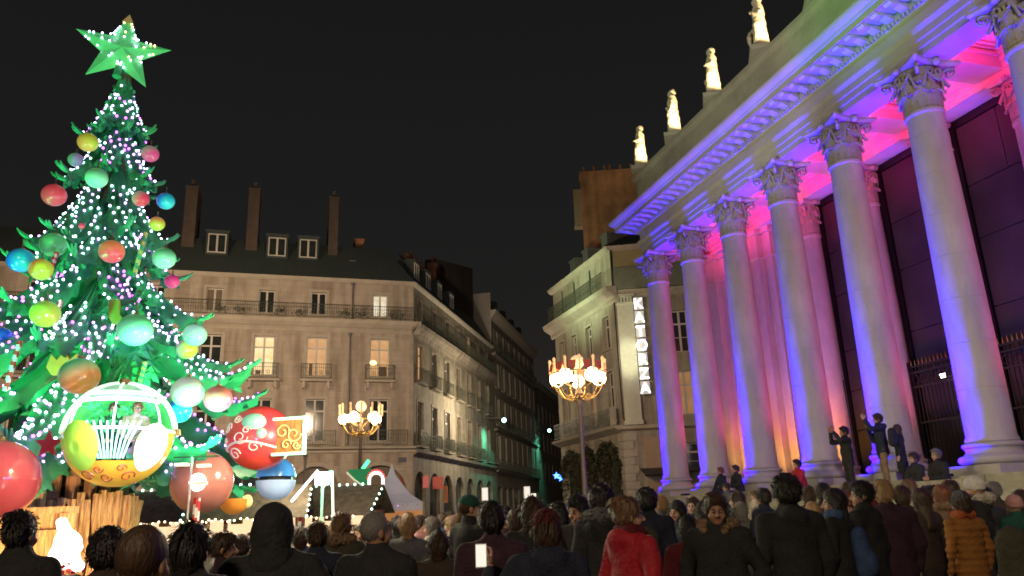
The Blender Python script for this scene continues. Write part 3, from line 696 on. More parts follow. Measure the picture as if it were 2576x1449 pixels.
# ---------- building C on the right of the street, with the lit pilaster and cinema sign
KC = (5.7, 42.3)
bC = thing('corner_building', 'cream corner building with a floodlit pilaster, creeper covered arches and a vertical white cinema sign', 'building', (KC[0], KC[1], 0))
FC = Facade(bC, KC, 341, 1); FC.n = Vector((-FC.d.y, FC.d.x, 0)); LCs = 9.0
wl4 = []
for c in (1.15, 3.6, 5.9, 7.9):
    for (z0, z1) in ((6.5, 9.2), (10.55, 12.4)): wl4.append((c-.42, c+.42, z0, z1))
carch = [(.45, 3.3), (3.75, 5.35), (5.75, 8.3)]
FC.put('wall', wall_mesh(0, LCs, 0, 16.1, wl4+[(a, c, .01, 5.1) for a, c in carch], m=wallC), 0, 0, 0)
for k, (a, c, z0, z1) in enumerate(wl4):
    window(FC, a, c, z0, z1, pane_g if k == 2 else pane_d, wframe, transom=.3); FC.put('surround', surround(c-a, z1-z0, .12), a, .002, z0)
strip(FC, 'ledge', 0, LCs+.2, [(0, 5.7), (.3, 5.85), (.5, 5.95), (.55, 6.08), (0, 6.12)], trimA)
FC.put('railing', railing(LCs-.6, .95, .12, 0, True), .5, .45, 6.12)
q = MB(); q.box(.02, .5, .35, .5, 6.12, 7.1); FC.put('balcony_pier', q.mesh('balcony_pier', trimA), 0, 0, 0)
strip(FC, 'cornice', -.5, LCs+.5, [(0, 12.9), (.1, 13.0), (.12, 13.2), (.6, 13.5), (.65, 13.68), (.7, 13.75), (0, 13.8)], trimA)
FC.put('railing', railing(LCs-.4, .98, .11, 0, True), .2, .55, 13.8)
q = MB()
for x in (2.2, 4.6, 6.6): q.box(x-.04, x+.04, .3, .38, 13.8, 15.5)
FC.put('awning_poles', q.mesh('awning_poles', iron_g), 0, 0, 0)
strip(FC, 'eaves', -.2, LCs+.2, [(0, 15.95), (.14, 16.0), (.3, 16.12), (.34, 16.25), (0, 16.28)], trimA)
FD = Facade(bC, KC, 98, 1); FD.n = Vector((FD.d.y, -FD.d.x, 0)); FD.side = -1; LD = 9.5
wl5 = [(3.07, 3.95, 9.9, 12.25), (3.02, 3.92, 6.5, 8.85), (5.6, 6.5, 9.9, 12.25), (5.6, 6.5, 6.5, 8.85), (3.2, 4.6, 3.5, 5.0)]
FD.put('wall', wall_mesh(0, LD, 0, 16.1, wl5, m=wallC), 0, 0, 0)
for k, (a, c, z0, z1) in enumerate(wl5): window(FD, a, c, z0, z1, pane_g if k == 1 else pane_d, wframe, transom=.32, bars=1)
strip(FD, 'ledge', -.2, LD, [(0, 5.75), (.3, 5.85), (.35, 6.02), (0, 6.06)], trimA)
strip(FD, 'cornice', -.4, LD, [(0, 13.2), (.25, 13.4), (.3, 13.58), (0, 13.6)], trimA)
q = MB(); q.box(.1, LD, .02, .35, 13.62, 14.9); FD.put('parapet', q.mesh('parapet', mat('green_grey_panel', (.20, .22, .16), .8, var=.2, vscale=2)), 0, 0, 0)
q = MB(); q.box(.0, LD, -.03, .03, 14.9, 15.95); FD.put('upper_wall', q.mesh('upper_wall', ochre), 0, .06, 0)
strip(FD, 'eaves', -.2, LD, [(0, 15.96), (.25, 16.1), (.3, 16.25), (0, 16.28)], trimA)
q = MB(); q.add([(-.3, .3, 16.3), (LD, .3, 16.3), (LD, -2.5, 18.2), (2.2, -2.5, 18.2), (-.3, -9, 16.3), (2.2, -9, 18.2)], [(0, 1, 2, 3), (0, 3, 5, 4)]); FD.put('roof', q.mesh('roof', slate), 0, 0, 0)
for x in (.02, 3.6, 6.2):
    q = MB(); q.box(-.4, .4, -1.2, 0, 0, 1.1); q.box(-.5, .5, -1.2, .06, 1.103, 1.2); FC.put('dormer', q.mesh('dormer', zinc), 1.6+x*.8, -.5, 16.5)
q = MB(); q.box(0, .9, 0, .22, 6.3, 12.75); q.box(-.06, .96, 0, .28, 6.07, 6.3); q.box(-.05, .95, 0, .27, 12.75, 12.86)
for k in range(5): q.box(.02+k*.18, .14+k*.18, .2, .34, 12.87, 13.12); q.sphere((.08+k*.18, .33, 13.15), .07, None, 6, 4)
q.box(-.1, 1.0, 0, .34, 13.2, 13.32)
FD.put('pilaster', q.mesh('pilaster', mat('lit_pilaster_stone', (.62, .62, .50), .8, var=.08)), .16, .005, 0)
q = MB(); q.tube([(0, 0, 13), (0, 0, 6.5), (.1, 0, 6.25), (.5, 0, 6.12), (1.0, 0, 6.08)], .035, 6); FD.put('cable', q.mesh('cable', iron), .04, .12, 0)
q = MB(); q.tube([(0, 0, 16), (0, 0, 13.5)], .06, 6); FD.put('drainpipe', q.mesh('drainpipe', iron), .05, .16, 0)
# ribs of the ground floor panel
for (x0, x1, z0, z1) in ((1.05, 2.9, 3.75, 5.4), (1.05, 2.9, 2.2, 3.1), (1.05, 2.9, .4, 2.1)):
    q = MB(); q.box(0, x1-x0, 0, .05, 0, z1-z0); FD.put('panel', q.mesh('panel', mat('tan_panel', (.42, .30, .20), .7, var=.08)), x0, .003, z0)
q = MB(); q.prism([(0, 3.72), (2.2, 3.72), (2.2, 3.38), (.25, 3.38)], 0, 1.0); FD.put('awning', q.mesh('awning', mat('dark_awning', (.05, .04, .035), .8)), .75, .06, 0)
q = MB(); q.box(0, 3, 0, .9, 3.5, 3.7); FD.put('awning', q.mesh('awning', mat('dark_awning', (.05, .04, .035), .8)), 3.05, .06, 0)
for k in range(13):     # corner quoins
    z = .2+k*.42; w = .42 if k % 2 else .6; q = MB(); q.box(0, w, 0, .07, 0, .385); FC.put('quoin', q.mesh('quoin', trimA), -.02, .003, z); q = MB(); q.box(0, w+.1, 0, .07, 0, .385); FD.put('quoin', q.mesh('quoin', trimA), 0, .003, z)
for (a, c) in carch:
    FC.put('arch', arch_fill(c-a, 5.09).mesh('arch', wallC), a, 0, .01)
    r = (c-a)/2; n = 11
    for s_ in range(n):
        q = MB(); a0 = math.pi*s_/n+.012; a1 = math.pi*(s_+1)/n-.012
        q.prism([(math.cos(t)*rr, math.sin(t)*rr) for t, rr in ((a0, r+.02), (a1, r+.02), (a1, r+.34), (a0, r+.34))], .003, .07); FC.put('voussoir', q.mesh('voussoir', trimA), (a+c)/2, 0, 5.10-r)
    q = MB(); q.box(0, c-a, -.02, 0, 0, 5.05); sf = FC.put('shopfront', q.mesh('shopfront', mat('dim_cafe_glass', (.10, .095, .06), .25, var=.6, vscale=1.3)), a, -.26, .02)
    q = MB()
    for t in (0, .30, .64, .96): q.box(t*(c-a), t*(c-a)+.09, 0, .07, 0, 4.9)
    q.box(0, c-a, 0, .07, 2.6, 2.72); q.box(0, c-a, 0, .07, 3.7, 3.78); FC.put('shop_frame', q.mesh('shop_frame', mat('dark_green_frame', (.03, .035, .02), .6)), 0, 0, 0, sf)
# creeper round the arches: a thing on the wall
leafm = mat('creeper_leaves', (.040, .042, .018), .8, var=.4, vscale=9)
for k, (a, c) in enumerate(carch):
    q = MB(); rr = random.Random(k+5); r = (c-a)/2
    for _ in range(1500):
        t = rr.uniform(-.45, math.pi+.45); rad = r+rr.gauss(.02, .14)
        if t < 0 or t > math.pi: zz = rr.uniform(.3, 5.1-r); xx = rad if t < 0 else -rad
        else: xx = math.cos(t)*rad; zz = 5.1-r+math.sin(t)*rad
        if rr.random() < .25: zz = rr.uniform(3.0, 5.0); xx = rr.uniform(-r, r); 
        p = Vector((xx, rr.uniform(.05, .35), zz)); s_ = rr.uniform(.05, .12); b1 = Vector((rr.gauss(0, 1), rr.gauss(0, .6), rr.gauss(0, 1))).normalized()*s_; b2 = b1.cross(Vector((rr.gauss(0, .5), 1, rr.gauss(0, .5)))).normalized()*s_*.7
        q.add([p-b1, p+b2, p+b1, p-b2], [(0, 1, 2, 3)])
    o = FC.put('creeper', q.mesh('creeper', leafm, fix=False), (a+c)/2, .03, 0); pos = bC.location+o.location; o.parent = None; o.location = pos
    o['label'] = ('dark creeper framing the widest arch beside the rusticated corner', 'dark creeper on the narrow middle arch behind the right lamp post', 'dark creeper round the arch left of the right lamp post')[k]; o['category'] = 'climbing plant'
    for _ in range(14):
        t = rr.uniform(0, math.pi)
# sign letters
def text(body, size, name, m, parent, loc, rot, ext=.02, **kw):
    cu = bpy.data.curves.new(name, 'FONT'); cu.body = body; cu.size = size; cu.extrude = ext; cu.align_x = 'CENTER'; cu.resolution_u = 3
    for k_, v in kw.items(): setattr(cu, k_, v)
    o = bpy.data.objects.new(name, cu); COL.objects.link(o); dg = bpy.context.evaluated_depsgraph_get(); me = bpy.data.meshes.new_from_object(o.evaluated_get(dg)); bpy.data.objects.remove(o)
    me.materials.clear(); me.materials.append(m); return link(name, me, parent, loc, rot)
sign = thing('cinema_sign', 'vertical KATORZA sign of seven white backlit letters beside the floodlit pilaster', 'sign', bC.location+(FD.off+FD.d*1.36+FD.n*.35+Vector((0, 0, 10.35))), FD.rz)
q = MB(); q.box(-.06, .06, -.0, .30, -2.75, 2.75); link('backing_rail', q.mesh('backing_rail', iron), sign)
for k, ch in enumerate('KATORZA'):
    q = MB(); q.box(-.25, .25, -.05, 0, -.35, .35); bx = link('letter_box', q.mesh('letter_box', mat('letter_box_white', (.8, .8, .8), emit=(1, .97, .90), es=.22)), sign, (0, 0, 2.35-k*.785))
    text(ch, .84, 'letter', mat('letter_white', (.9, .9, .9), emit=(1, .98, .95), es=3), sign, (0, -.06, 2.35-k*.785-.30), (math.pi/2, 0, 0), .015)
pp = bC.location+FD.off+FD.d*.61+FD.n*2.6
light('SPOT', 'pilaster_flood', pp+Vector((0, 0, 5.0)), (1, .98, .66), 1500, .2, pp-FD.n*2.5+Vector((0, 0, 10.8)), 22, .6)
light('SPOT', 'pilaster_flood', pp+Vector((0, 0, 13.6)), (1, .98, .72), 700, .2, pp-FD.n*2.5+Vector((0, 0, 9.5)), 20, .6)
light('SPOT', 'balcony_light', bC.location+FC.off+FC.d*3+FC.n*5+Vector((0, 0, 13.0)), (.75, 1, .55), 1100, .2, bC.location+FC.off+FC.d*3.5+Vector((0, 0, 15.2)), 100, .8)
# tall brick chimney wall behind C
q = MB(); q.box(0, 8, 0, 1.2, 12, 24.4); q.box(-.05, 8, -.05, 1.25, 24.4, 24.6)
for k in range(8): q.lathe([(.12, 24.6), (.09, 25.2), (.11, 25.22)], 7, None, Matrix.Translation((.3+k*.62+(k % 3)*.12, .6, 0)))
o = thing('chimney_wall', 'tall brown brick chimney wall with clay pots rising behind the cream corner building', 'chimney', (5.05, 50, 0), R_(-4), me=q.mesh('chimney_wall', brick_m))
q = MB(); q.box(-.55, 0, 0, .5, 20.6, 23.3); q.box(-.60, .0, -.05, .55, 20.5, 20.6); q.box(-.35, -.12, -.02, 0, 21.2, 21.7); q.box(-.35, -.12, -.02, 0, 22.2, 22.7); link('flue_box', q.mesh('flue_box', mat('pale_flue', (.28, .19, .13), .9, var=.2)), o)
q = MB(); q.box(0, 10, 0, 10, 0, 12.5); 
thing('rear_building', 'dark building mass behind the cream corner building', 'building', (7.2, 52, 0), R_(-4), me=q.mesh('rear_building', wallS))

# ================================================================ CANDELABRA LAMPS
lampm = mat('painted_lamp_post', (.22, .17, .13), .5, .2, var=.15)
brass = mat('gilded_bronze', (.55, .36, .14), .35, .7)
globe_on = mat('lit_globe', (.9, .8, .6), emit=(1, .74, .38), es=16, noemis=False)
globe_off = mat('opal_globe', (.75, .60, .42), .3, emit=(1, .66, .32), es=.75)
tube_m = mat('amber_tube', (.8, .45, .25), .4, emit=(1, .55, .22), es=.75)
ribbon = mat('red_ribbon', (.65, .10, .06), .6, emit=(1, .22, .10), es=.10)
def candelabra(loc, rz, label, lit, red):
    t = thing('street_lamp', label, 'street lamp', loc, rz, 'candelabra lamps on the square')
    b = MB(); b.lathe([(.32, 0), (.34, .1), (.24, .25), (.20, .6), (.24, .7), (.13, .9), (.10, 1.6), (.085, 3), (.07, 5.2), (.10, 5.3), (.07, 5.4), (.13, 5.5), (.17, 5.6), (.10, 5.75), (.05, 5.85), (.04, 6.45), (.09, 6.48)], 14)
    link('post', auto_smooth(b.mesh('post', lampm), 40), t)
    for k in range(10):
        a = math.radians(k*36+10); b = MB(); pts = []
        for j in range(12):
            u = j/11; r = .08+.80*u; z = 5.55-.16*math.sin(u*math.pi)+.42*u**3; pts.append((r, 0, z))
        b.tube(pts, .030, 6, None, .018); b.lathe([(.01, 5.80), (.09, 5.86), (.10, 5.90), (.03, 5.92)], 8, None, Matrix.Translation((.88, 0, 0)))
        pts = [(.35+.13*math.cos(q*.7), 0, 5.45+.13*math.sin(q*.7)) for q in range(8)]; b.tube(pts, .016, 5)
        if k == 0: arm = auto_smooth(b.mesh('arm', brass), 50)
        link('arm', arm, t, (0, 0, 0), (0, 0, a))
    gs = MB(); gs.sphere((0, 0, 0), .25, None, 18, 12); gm = {True: auto_smooth(gs.mesh('globe', globe_on), 180), False: auto_smooth(gs.mesh('globe', globe_off), 180)}
    for k in range(5):
        a = math.radians(k*72+10+18); g_ = link('globe', gm[k in lit], t, (.78*math.cos(a), .78*math.sin(a), 6.16)); 
        if k in lit: g_['label'] = 'brightly lit round globe'
    link('globe', gm[False], t, (0, 0, 6.73))
    tb = MB(); tb.lathe([(.035, 0), (.05, .03), (.042, .08), (.042, .40), (.06, .45), (.03, .52)], 8); tm = auto_smooth(tb.mesh('candle_tube', tube_m), 40)
    for k in range(12):
        a = math.radians(k*30); link('candle_tube', tm, t, (.97*math.cos(a), .97*math.sin(a), 6.30))
    rg = MB(); rg.lathe([(.93, 6.26), (1.0, 6.26), (1.0, 6.30), (.93, 6.30), (.93, 6.26)], 36, caps=False)
    for k in range(6): a = k*math.pi/3; rg.tube([(.05*math.cos(a), .05*math.sin(a), 5.75), (.95*math.cos(a), .95*math.sin(a), 6.27)], .014, 5)
    link('ring', rg.mesh('ring', brass), t)
    if red:
        for k in range(12):
            b = MB(); b.add([(0, -.13, .02), (0, .13, .02), (.05, .11, -.24), (.02, .02, -.30), (.06, -.11, -.22)], [(0, 1, 2, 3, 4)])
            b.add([(-.03, -.13, .02), (-.03, .13, .02), (.02, .11, -.24), (-.01, .02, -.30), (.03, -.11, -.22)], [(4, 3, 2, 1, 0)])
            a = math.radians(k*30+15); link('ribbon', b.mesh('ribbon', ribbon), t, (.95*math.cos(a), .95*math.sin(a), 6.62), (0, 0, a))
    return t
candelabra((2.20, 27, 0), R_(60), 'tall street lamp decked with red ribbons near the theatre, five glowing globes', (0, 1, 2, 3, 4), True)
candelabra((-7.2, 36, 0), R_(12), 'tall street lamp without ribbons in front of the long stone building', (0, 2, 3, 4), False)

# ================================================================ CHRISTMAS TREE RIDE
tree_g = mat('moulded_green_bough', (.035, .27, .13), .5, var=.35, vscale=3, bump=.35, bscale=14, col2=(.075, .36, .19))
tree_l = mat('moulded_green_leaf', (.05, .42, .20), .5, var=.2, vscale=5, coat=.2)
tree_b = mat('brown_trunk', (.12, .085, .05), .8, var=.4, vscale=3)
tr = thing('christmas_tree_ride', 'giant artificial Christmas tree ride with drooping green boughs covered in white and violet lights', 'christmas tree', TC)
q = MB(); q.lathe([(.62, 2.4), (.50, 3.6), (.40, 5.2), (.34, 7), (.26, 9), (.12, 11.2)], 20); link('trunk', auto_smooth(q.mesh('trunk', tree_b), 60), tr)
def spine(t, r0, z0, r1, z1, up, curl):
    r = r0+(r1-r0)*t; z = z0+(z1-z0)*(t**.62 if up <= 0 else (1-(1-t)**1.5)); 
    if t > .72: z += up*((t-.72)/.28)**1.6
    return r, z
def bough_mesh(seed, r0, z0, r1, z1, wid, up):
    rr = random.Random(seed); b = MB(); N = 26; Mx = 13; vs = []; lit = []
    ph = [rr.uniform(0, 6) for _ in range(4)]
    for side in (0, 1):
        for i in range(N):
            t = i/(N-1); r, z = spine(t, r0, z0, r1, z1, up, 0)
            w = wid*(.30+1.0*math.sin(min(1, t*1.12)*math.pi*.86)**.8)*(1-max(0, t-.74)/.26*.93)
            lob = 1+.16*math.sin(t*19+ph[0])+.10*math.sin(t*37+ph[1])
            for j in range(Mx):
                u = j/(Mx-1)*2-1; y = u*w*.5*(lob if abs(u) > .8 else 1)
                rid = .085*abs(math.sin(u*9.5+ph[2]))**.6*min(1, 3*(1-t))
                dz = -abs(u)**1.7*w*.42+rid - (.16*abs(math.sin(t*15+ph[3]+(u > 0)))*(abs(u) > .9))
                vs.append((r, y, z+dz-side*.045))
                if side == 0 and t > .24 and abs(u) < .9: lit.append((r, y, z+dz, t))
    fs = []; K = N*Mx
    for i in range(N-1):
        for j in range(Mx-1): a = i*Mx+j; fs += [[a, a+Mx, a+Mx+1, a+1], [K+a, K+a+1, K+a+Mx+1, K+a+Mx]]
        for j in (0, Mx-1): a = i*Mx+j; fs.append([a, a+Mx, K+a+Mx, K+a])
    b.add(vs, fs)
    # fringe of tapered fingers along both edges and at the tip
    for side in (-1, 1):
        for i in range(6, N-1, 4):
            a = (i*Mx if side < 0 else i*Mx+Mx-1); p = Vector(vs[a]); L_ = rr.uniform(.10, .22)*min(1, wid*1.2+.3); d = Vector((.50, side*.75, -.45+rr.uniform(-.2, .2))).normalized(); s_ = Vector((.5, 0, .35)).normalized()*.060
            b.add([p-s_, p+s_, p+d*L_*.55+s_*.9, p+d*L_, p+d*L_*.5-s_*.9, p+Vector((0, side*.03, -.03))], [(0, 1, 2, 3, 4), (0, 5, 3, 4), (1, 2, 3, 5)])
    p = Vector(vs[(N-1)*Mx+Mx//2])
    for k in range(3):
        a = (k-1)*.30; L_ = rr.uniform(.24, .42)*(.5+wid*.5); d = Vector((math.cos(a), math.sin(a), (.35 if up > 0 else -.25)+rr.uniform(-.15, .1))).normalized()
        b.tube([p-d*.08, p+d*L_*.4, p+d*L_*.8+Vector((0, 0, .02)), p+d*L_+Vector((0, 0, .06))], .055, 5, None, .014)
    return auto_smooth(b.mesh('bough', tree_g), 50), lit
led_me = {}
for nm, m_ in (('w', bulb_w), ('g', bulb_g), ('p', bulb_p), ('m', bulb_m)):
    q = MB(); q.sphere((0, 0, 0), .027, None, 6, 4); led_me[nm] = auto_smooth(q.mesh('led_bulb', m_), 180)
tiers = [  # r0, z0, r1, z1, width, up, count, offset, leds
    (.05, 11.6, .42, 9.95, .17, 0, 12, 4, 1), (.10, 11.0, .62, 9.72, .24, .05, 8, 0, 12), (.14, 10.1, .86, 8.68, .28, .06, 8, 20, 17), (.18, 9.1, 1.24, 7.25, .36, .08, 7, 3, 24), (.20, 8.3, 1.20, 7.0, .28, .04, 6, 30, 10),
    (.22, 8.1, 1.48, 6.62, .38, .06, 7, 24, 22), (.26, 7.1, 2.05, 5.60, .46, .08, 7, 8, 28), (.30, 6.4, 2.6, 4.75, .40, .10, 7, 26, 20), (.32, 6.1, 3.35, 4.12, .54, .42, 7, -4, 38), (.38, 5.0, 3.75, 2.85, .62, .10, 8, 12, 42), (.5, 3.9, 2.9, 2.45, .62, .0, 10, -8, 24)]
nled = 0; stuffleds = {k: MB() for k in 'wgpm'}; rr = random.Random(3); ledlist = []
for ti, (r0, z0, r1, z1, wid, up, n, off, nl) in enumerate(tiers):
    protos = [bough_mesh(ti*10+k, r0, z0, r1*(1+.06*k), z1-.1*k, wid, up) for k in range(3)]
    for k in range(n):
        a = R_(off+360*k/n+rr.uniform(-4, 4)); me, litp = protos[k % 3]
        bo = link('bough', me, tr, (0, 0, 0), (0, 0, a))
        front = math.sin(a) < .35
        hue = rr.random()
        placed = []; nl = int(nl*1.0)
        for _ in range(nl*9):
            if len(placed) >= nl*1.55: break
            p = rr.choice(litp); t = p[3]
            if any((p[0]-b_[0])**2+(p[1]-b_[1])**2+(p[2]-b_[2])**2 < .125**2 for b_ in placed): continue
            placed.append(p)
            pos = Vector((p[0], p[1]+rr.uniform(-.04, .04), p[2]+.035))
            vio = (ti >= 6 and rr.random() < .25) or (ti == 10 and rr.random() < .6) or (hue < .30 and rr.random() < .75)
            c = rr.choice('pm') if vio else ('p' if rr.random() < .22 else 'g' if rr.random() < .30 else 'w')
            dcam = (TC.y+math.sin(a)*p[0]); ledlist.append((front, dcam, bo, a, pos, c))
ledlist.sort(key=lambda t: (not t[0], t[1]))
for i, (front, dc, bo, a, pos, c) in enumerate(ledlist):
    if i < 298: link('led_bulb', led_me[c], bo, pos)
    else: stuffleds[c].sphere(Matrix.Rotation(a, 4, 'Z') @ pos, .027, None, 6, 4)
for c, b in stuffleds.items():
    if b.v: link('led_bulbs', b.mesh('led_bulbs', {'w': bulb_w, 'g': bulb_g, 'p': bulb_p, 'm': bulb_m}[c]), tr)['kind'] = 'stuff'
# loose leaf sprays between the tiers
lf = MB(); z = 0
for k in range(7):
    a = (k-3)*.5; L_ = .36-.04*abs(k-3); d = Vector((math.cos(a), math.sin(a), .05)); s_ = Vector((-math.sin(a), math.cos(a), 0))*.095
    lf.add([Vector((0, 0, 0)), d*L_*.4+s_+Vector((0, 0, .03)), d*L_*.75+s_*.6+Vector((0, 0, .0)), d*L_+Vector((0, 0, -.08)), d*L_*.75-s_*.6, d*L_*.4-s_+Vector((0, 0, .03)), d*L_*.5+Vector((0, 0, -.03))], [(0, 1, 2, 3, 6), (0, 6, 3, 4, 5), (0, 5, 4, 3, 2, 1)])
lfm = auto_smooth(lf.mesh('leaf_spray', tree_l), 30)
for k in range(12):
    a = rr.uniform(0, 2*math.pi); z = rr.uniform(2.8, 6.0); rad = .3+(9.8-z)*.28*rr.uniform(.3, .75)
    link('leaf_spray', lfm, tr, (rad*math.cos(a), rad*math.sin(a), z), (rr.uniform(-.5, .5), rr.uniform(.3, 1.3), a), (1.2, 1.2, 1.2))
# hero leaf on the front (large, brightly lit)
for (px, py, Y, s_, rz_) in ((330, 870, 12.6, 1.5, -1.5), (318, 915, 12.5, 1.6, -1.9), (345, 925, 12.5, 1.5, -1.2), (155, 655, 13.4, 1.1, -2.0)):
    p = at(px, py, Y)-TC; link('leaf_spray', lfm, tr, p, (0, 1.2, rz_), (s_, s_, s_))
# ---- star
def star_mesh(R1, R2, th):
    b = MB(); vs = [(0, -th, 0), (0, th, 0)]
    for k in range(10):
        a = math.pi/2+k*math.pi/5; r = R1 if k % 2 == 0 else R2; vs.append((r*math.cos(a), 0, r*math.sin(a)))
    fs = []
    for k in range(10): i, j = 2+k, 2+(k+1) % 10; fs += [[0, i, j], [1, j, i]]
    b.add(vs, fs); return b.mesh('star', mat('green_star_panel', (.16, .55, .22), .35, var=.1, coat=.4, emit=(.1, .9, .25), es=.22))
st = thing('tree_star', 'big five pointed green star studded with white lights on top of the tree', 'star', (-8.43, 14.9, 11.78), R_(-28), me=star_mesh(1.08, .46, .16))
st.rotation_euler = (R_(-6), R_(3), R_(24)); st.scale = (.94, .94, .94)
q = {c: MB() for c in 'wy'}
for k in range(5):
    a = math.pi/2+k*2*math.pi/5
    if k in (2,): nrow = 2
    elif k == 3: nrow = 3
    else: nrow = 7
    for j in range(nrow):
        r = .30+.085*j; hw = (1.04-r)*.36
        for u in np.linspace(-1, 1, 3 if j < 3 else 2):
            p = Vector((r*math.cos(a)-hw*u*math.sin(a), 0, r*math.sin(a)+hw*u*math.cos(a))); 
            if rr.random() < .3: continue
            y = -.20*(1-(r/1.04))*.9-.03; c = 'y' if (k == 4 and j > 3) or (k == 0 and j > 4) or rr.random() < .12 else 'w'
            q[c].sphere((p.x, y+abs(u)*.05, p.z), .024, None, 6, 4)
link('bulbs', q['w'].mesh('bulbs', bulb_w), st)['kind'] = 'stuff'; link('bulbs', q['y'].mesh('bulbs', bulb_y), st)['kind'] = 'stuff'
gp = MB(); gp.add([(-.13, -.08, .78), (.13, -.08, .78), (0, -.02, 1.08)], [(0, 1, 2)]); link('gold_tip', gp.mesh('gold_tip', mat('gold_tip', (.55, .38, .12), .4, .3, emit=(.9, .55, .2), es=.22)), st)
q = MB(); q.lathe([(.10, -.75), (.06, -.3), (.05, 0)], 10); link('stem', q.mesh('stem', tree_g), st)

# ---- baubles
def bauble(px, py, r, Y, c1, c2, label, ang=0, rough=.28, group='baubles hanging from the tree'):
    m = bpy.data.materials.new('bauble_'+label.split()[0]); m.use_nodes = True; n = m.node_tree.nodes; L = m.node_tree.links; b = n['Principled BSDF']
    t = n.new('ShaderNodeTexCoord'); mp = n.new('ShaderNodeMapping'); mp.inputs['Rotation'].default_value = (0, ang, .4); sx = n.new('ShaderNodeSeparateXYZ'); mr = n.new('ShaderNodeMapRange')
    mr.inputs['From Min'].default_value = -r*.45; mr.inputs['From Max'].default_value = r*.45; mx = n.new('ShaderNodeMix'); mx.data_type = 'RGBA'
    L.new(t.outputs['Object'], mp.inputs[0]); L.new(mp.outputs[0], sx.inputs[0]); L.new(sx.outputs['Z'], mr.inputs[0]); L.new(mr.outputs[0], mx.inputs[0])
    mx.inputs[6].default_value = (*c1, 1); mx.inputs[7].default_value = (*c2, 1); L.new(mx.outputs[2], b.inputs['Base Color']); b.inputs['Roughness'].default_value = rough; b.inputs['Coat Weight'].default_value = .6
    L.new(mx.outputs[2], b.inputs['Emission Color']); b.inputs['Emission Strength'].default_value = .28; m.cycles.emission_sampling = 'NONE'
    p = at(px, py, Y-.4 if r < .26 else Y-.7); r *= (Y-.4)/Y; o = thing('bauble', label, 'bauble', p, 0, group)
    q = MB(); q.sphere((0, 0, 0), r, None, 28, 16, (1, 1, .94)); link('ball', auto_smooth(q.mesh('ball', m), 180), o)
    q = MB(); q.lathe([(r*.17, r*.90), (r*.17, r*1.02), (r*.06, r*1.06)], 10); link('cap', q.mesh('cap', gilt), o)
    q = MB(); q.tube([(0, 0, r), (0, 0, r*1.7)], .012, 5); link('hanger', q.mesh('hanger', lampm), o); return o
YG, OR, RD, BL, GR, MT, PK, LV, WG, CY_ = (.55, .62, .05), (.85, .30, .08), (.80, .07, .10), (.02, .10, .65), (.10, .50, .16), (.30, .85, .50), (.75, .06, .22), (.28, .22, .42), (.42, .42, .32), (.02, .45, .55)
for a in [(221, 358, .20, 14.2, OR, YG, 'lime green bauble with an orange rim, upper left of the tree', -.8), (190, 402, .15, 14.6, LV, GR, 'small dull green and lilac bauble half hidden below the lime one', 1.2),
          (378, 387, .175, 14.4, PK, WG, 'beige pink bauble at the right tip of the top tier', .4), (243, 448, .21, 13.9, MT, GR, 'mint green bauble glowing pale underneath, near the trunk', 0),
          (136, 491, .235, 14.4, RD, RD, 'red bauble with a lime left side hanging at the far left', 1.0), (354, 500, .165, 14.3, RD, WG, 'dull brown red bauble beside the bright turquoise one', .7),
          (417, 506, .175, 14.4, CY_, BL, 'turquoise blue bauble at the right edge of the second tier', 1.3), (395, 563, .150, 14.4, YG, OR, 'small orange over lime bauble hanging on a thread', .3),
          (134, 616, .245, 14.0, GR, GR, 'plain leaf green bauble above the yellow orange one', 0), (52, 655, .235, 13.6, BL, CY_, 'deep blue bauble with a turquoise left side at the left edge', -1.3),
          (103, 678, .21, 13.6, YG, OR, 'yellow orange bauble touching the deep blue one', 1.2), (281, 633, .22, 13.2, RD, OR, 'orange bauble with studs in the middle of the tree', 0),
          (413, 650, .215, 13.9, MT, GR, 'shiny mint green bauble at the right of the third tier', .1), (433, 708, .145, 14.6, PK, PK, 'small crimson bauble in front of the stone facade', 0),
          (114, 790, .25, 13.2, YG, (.35, .75, .08), 'vivid lime bauble low on the left side', .1), (340, 830, .29, 13.0, MT, GR, 'large soft green bauble behind the big bright leaf', 0),
          (490, 843, .215, 13.8, MT, (.45, .95, .65), 'pale mint bauble over the dark facade window on the right', .2), (470, 878, .20, 14.4, YG, WG, 'grey green bauble partly behind the pale mint one', 1.4),
          (200, 946, .31, 12.6, OR, GR, 'big green bauble with an orange lower side above the gondola', .5), (472, 986, .27, 13.0, WG, (.40, .50, .30), 'grey green bauble beside the crimson clear one', 0),
          (548, 1003, .235, 12.9, PK, (.38, .16, .08), 'crimson bauble with a brown clear top on the right', 0), (450, 1034, .22, 13.6, CY_, BL, 'bright blue bauble tucked under the grey green one', .8),
          (3, 850, .20, 13.8, BL, BL, 'cobalt bauble cut by the left edge of the view', 0), (205, 568, .06, 13.6, RD, PK, 'tiny pink bauble in the left branches', 0)]:
    bauble(a[0], a[1], a[2], a[3], a[4], a[5], a[6], a[7])
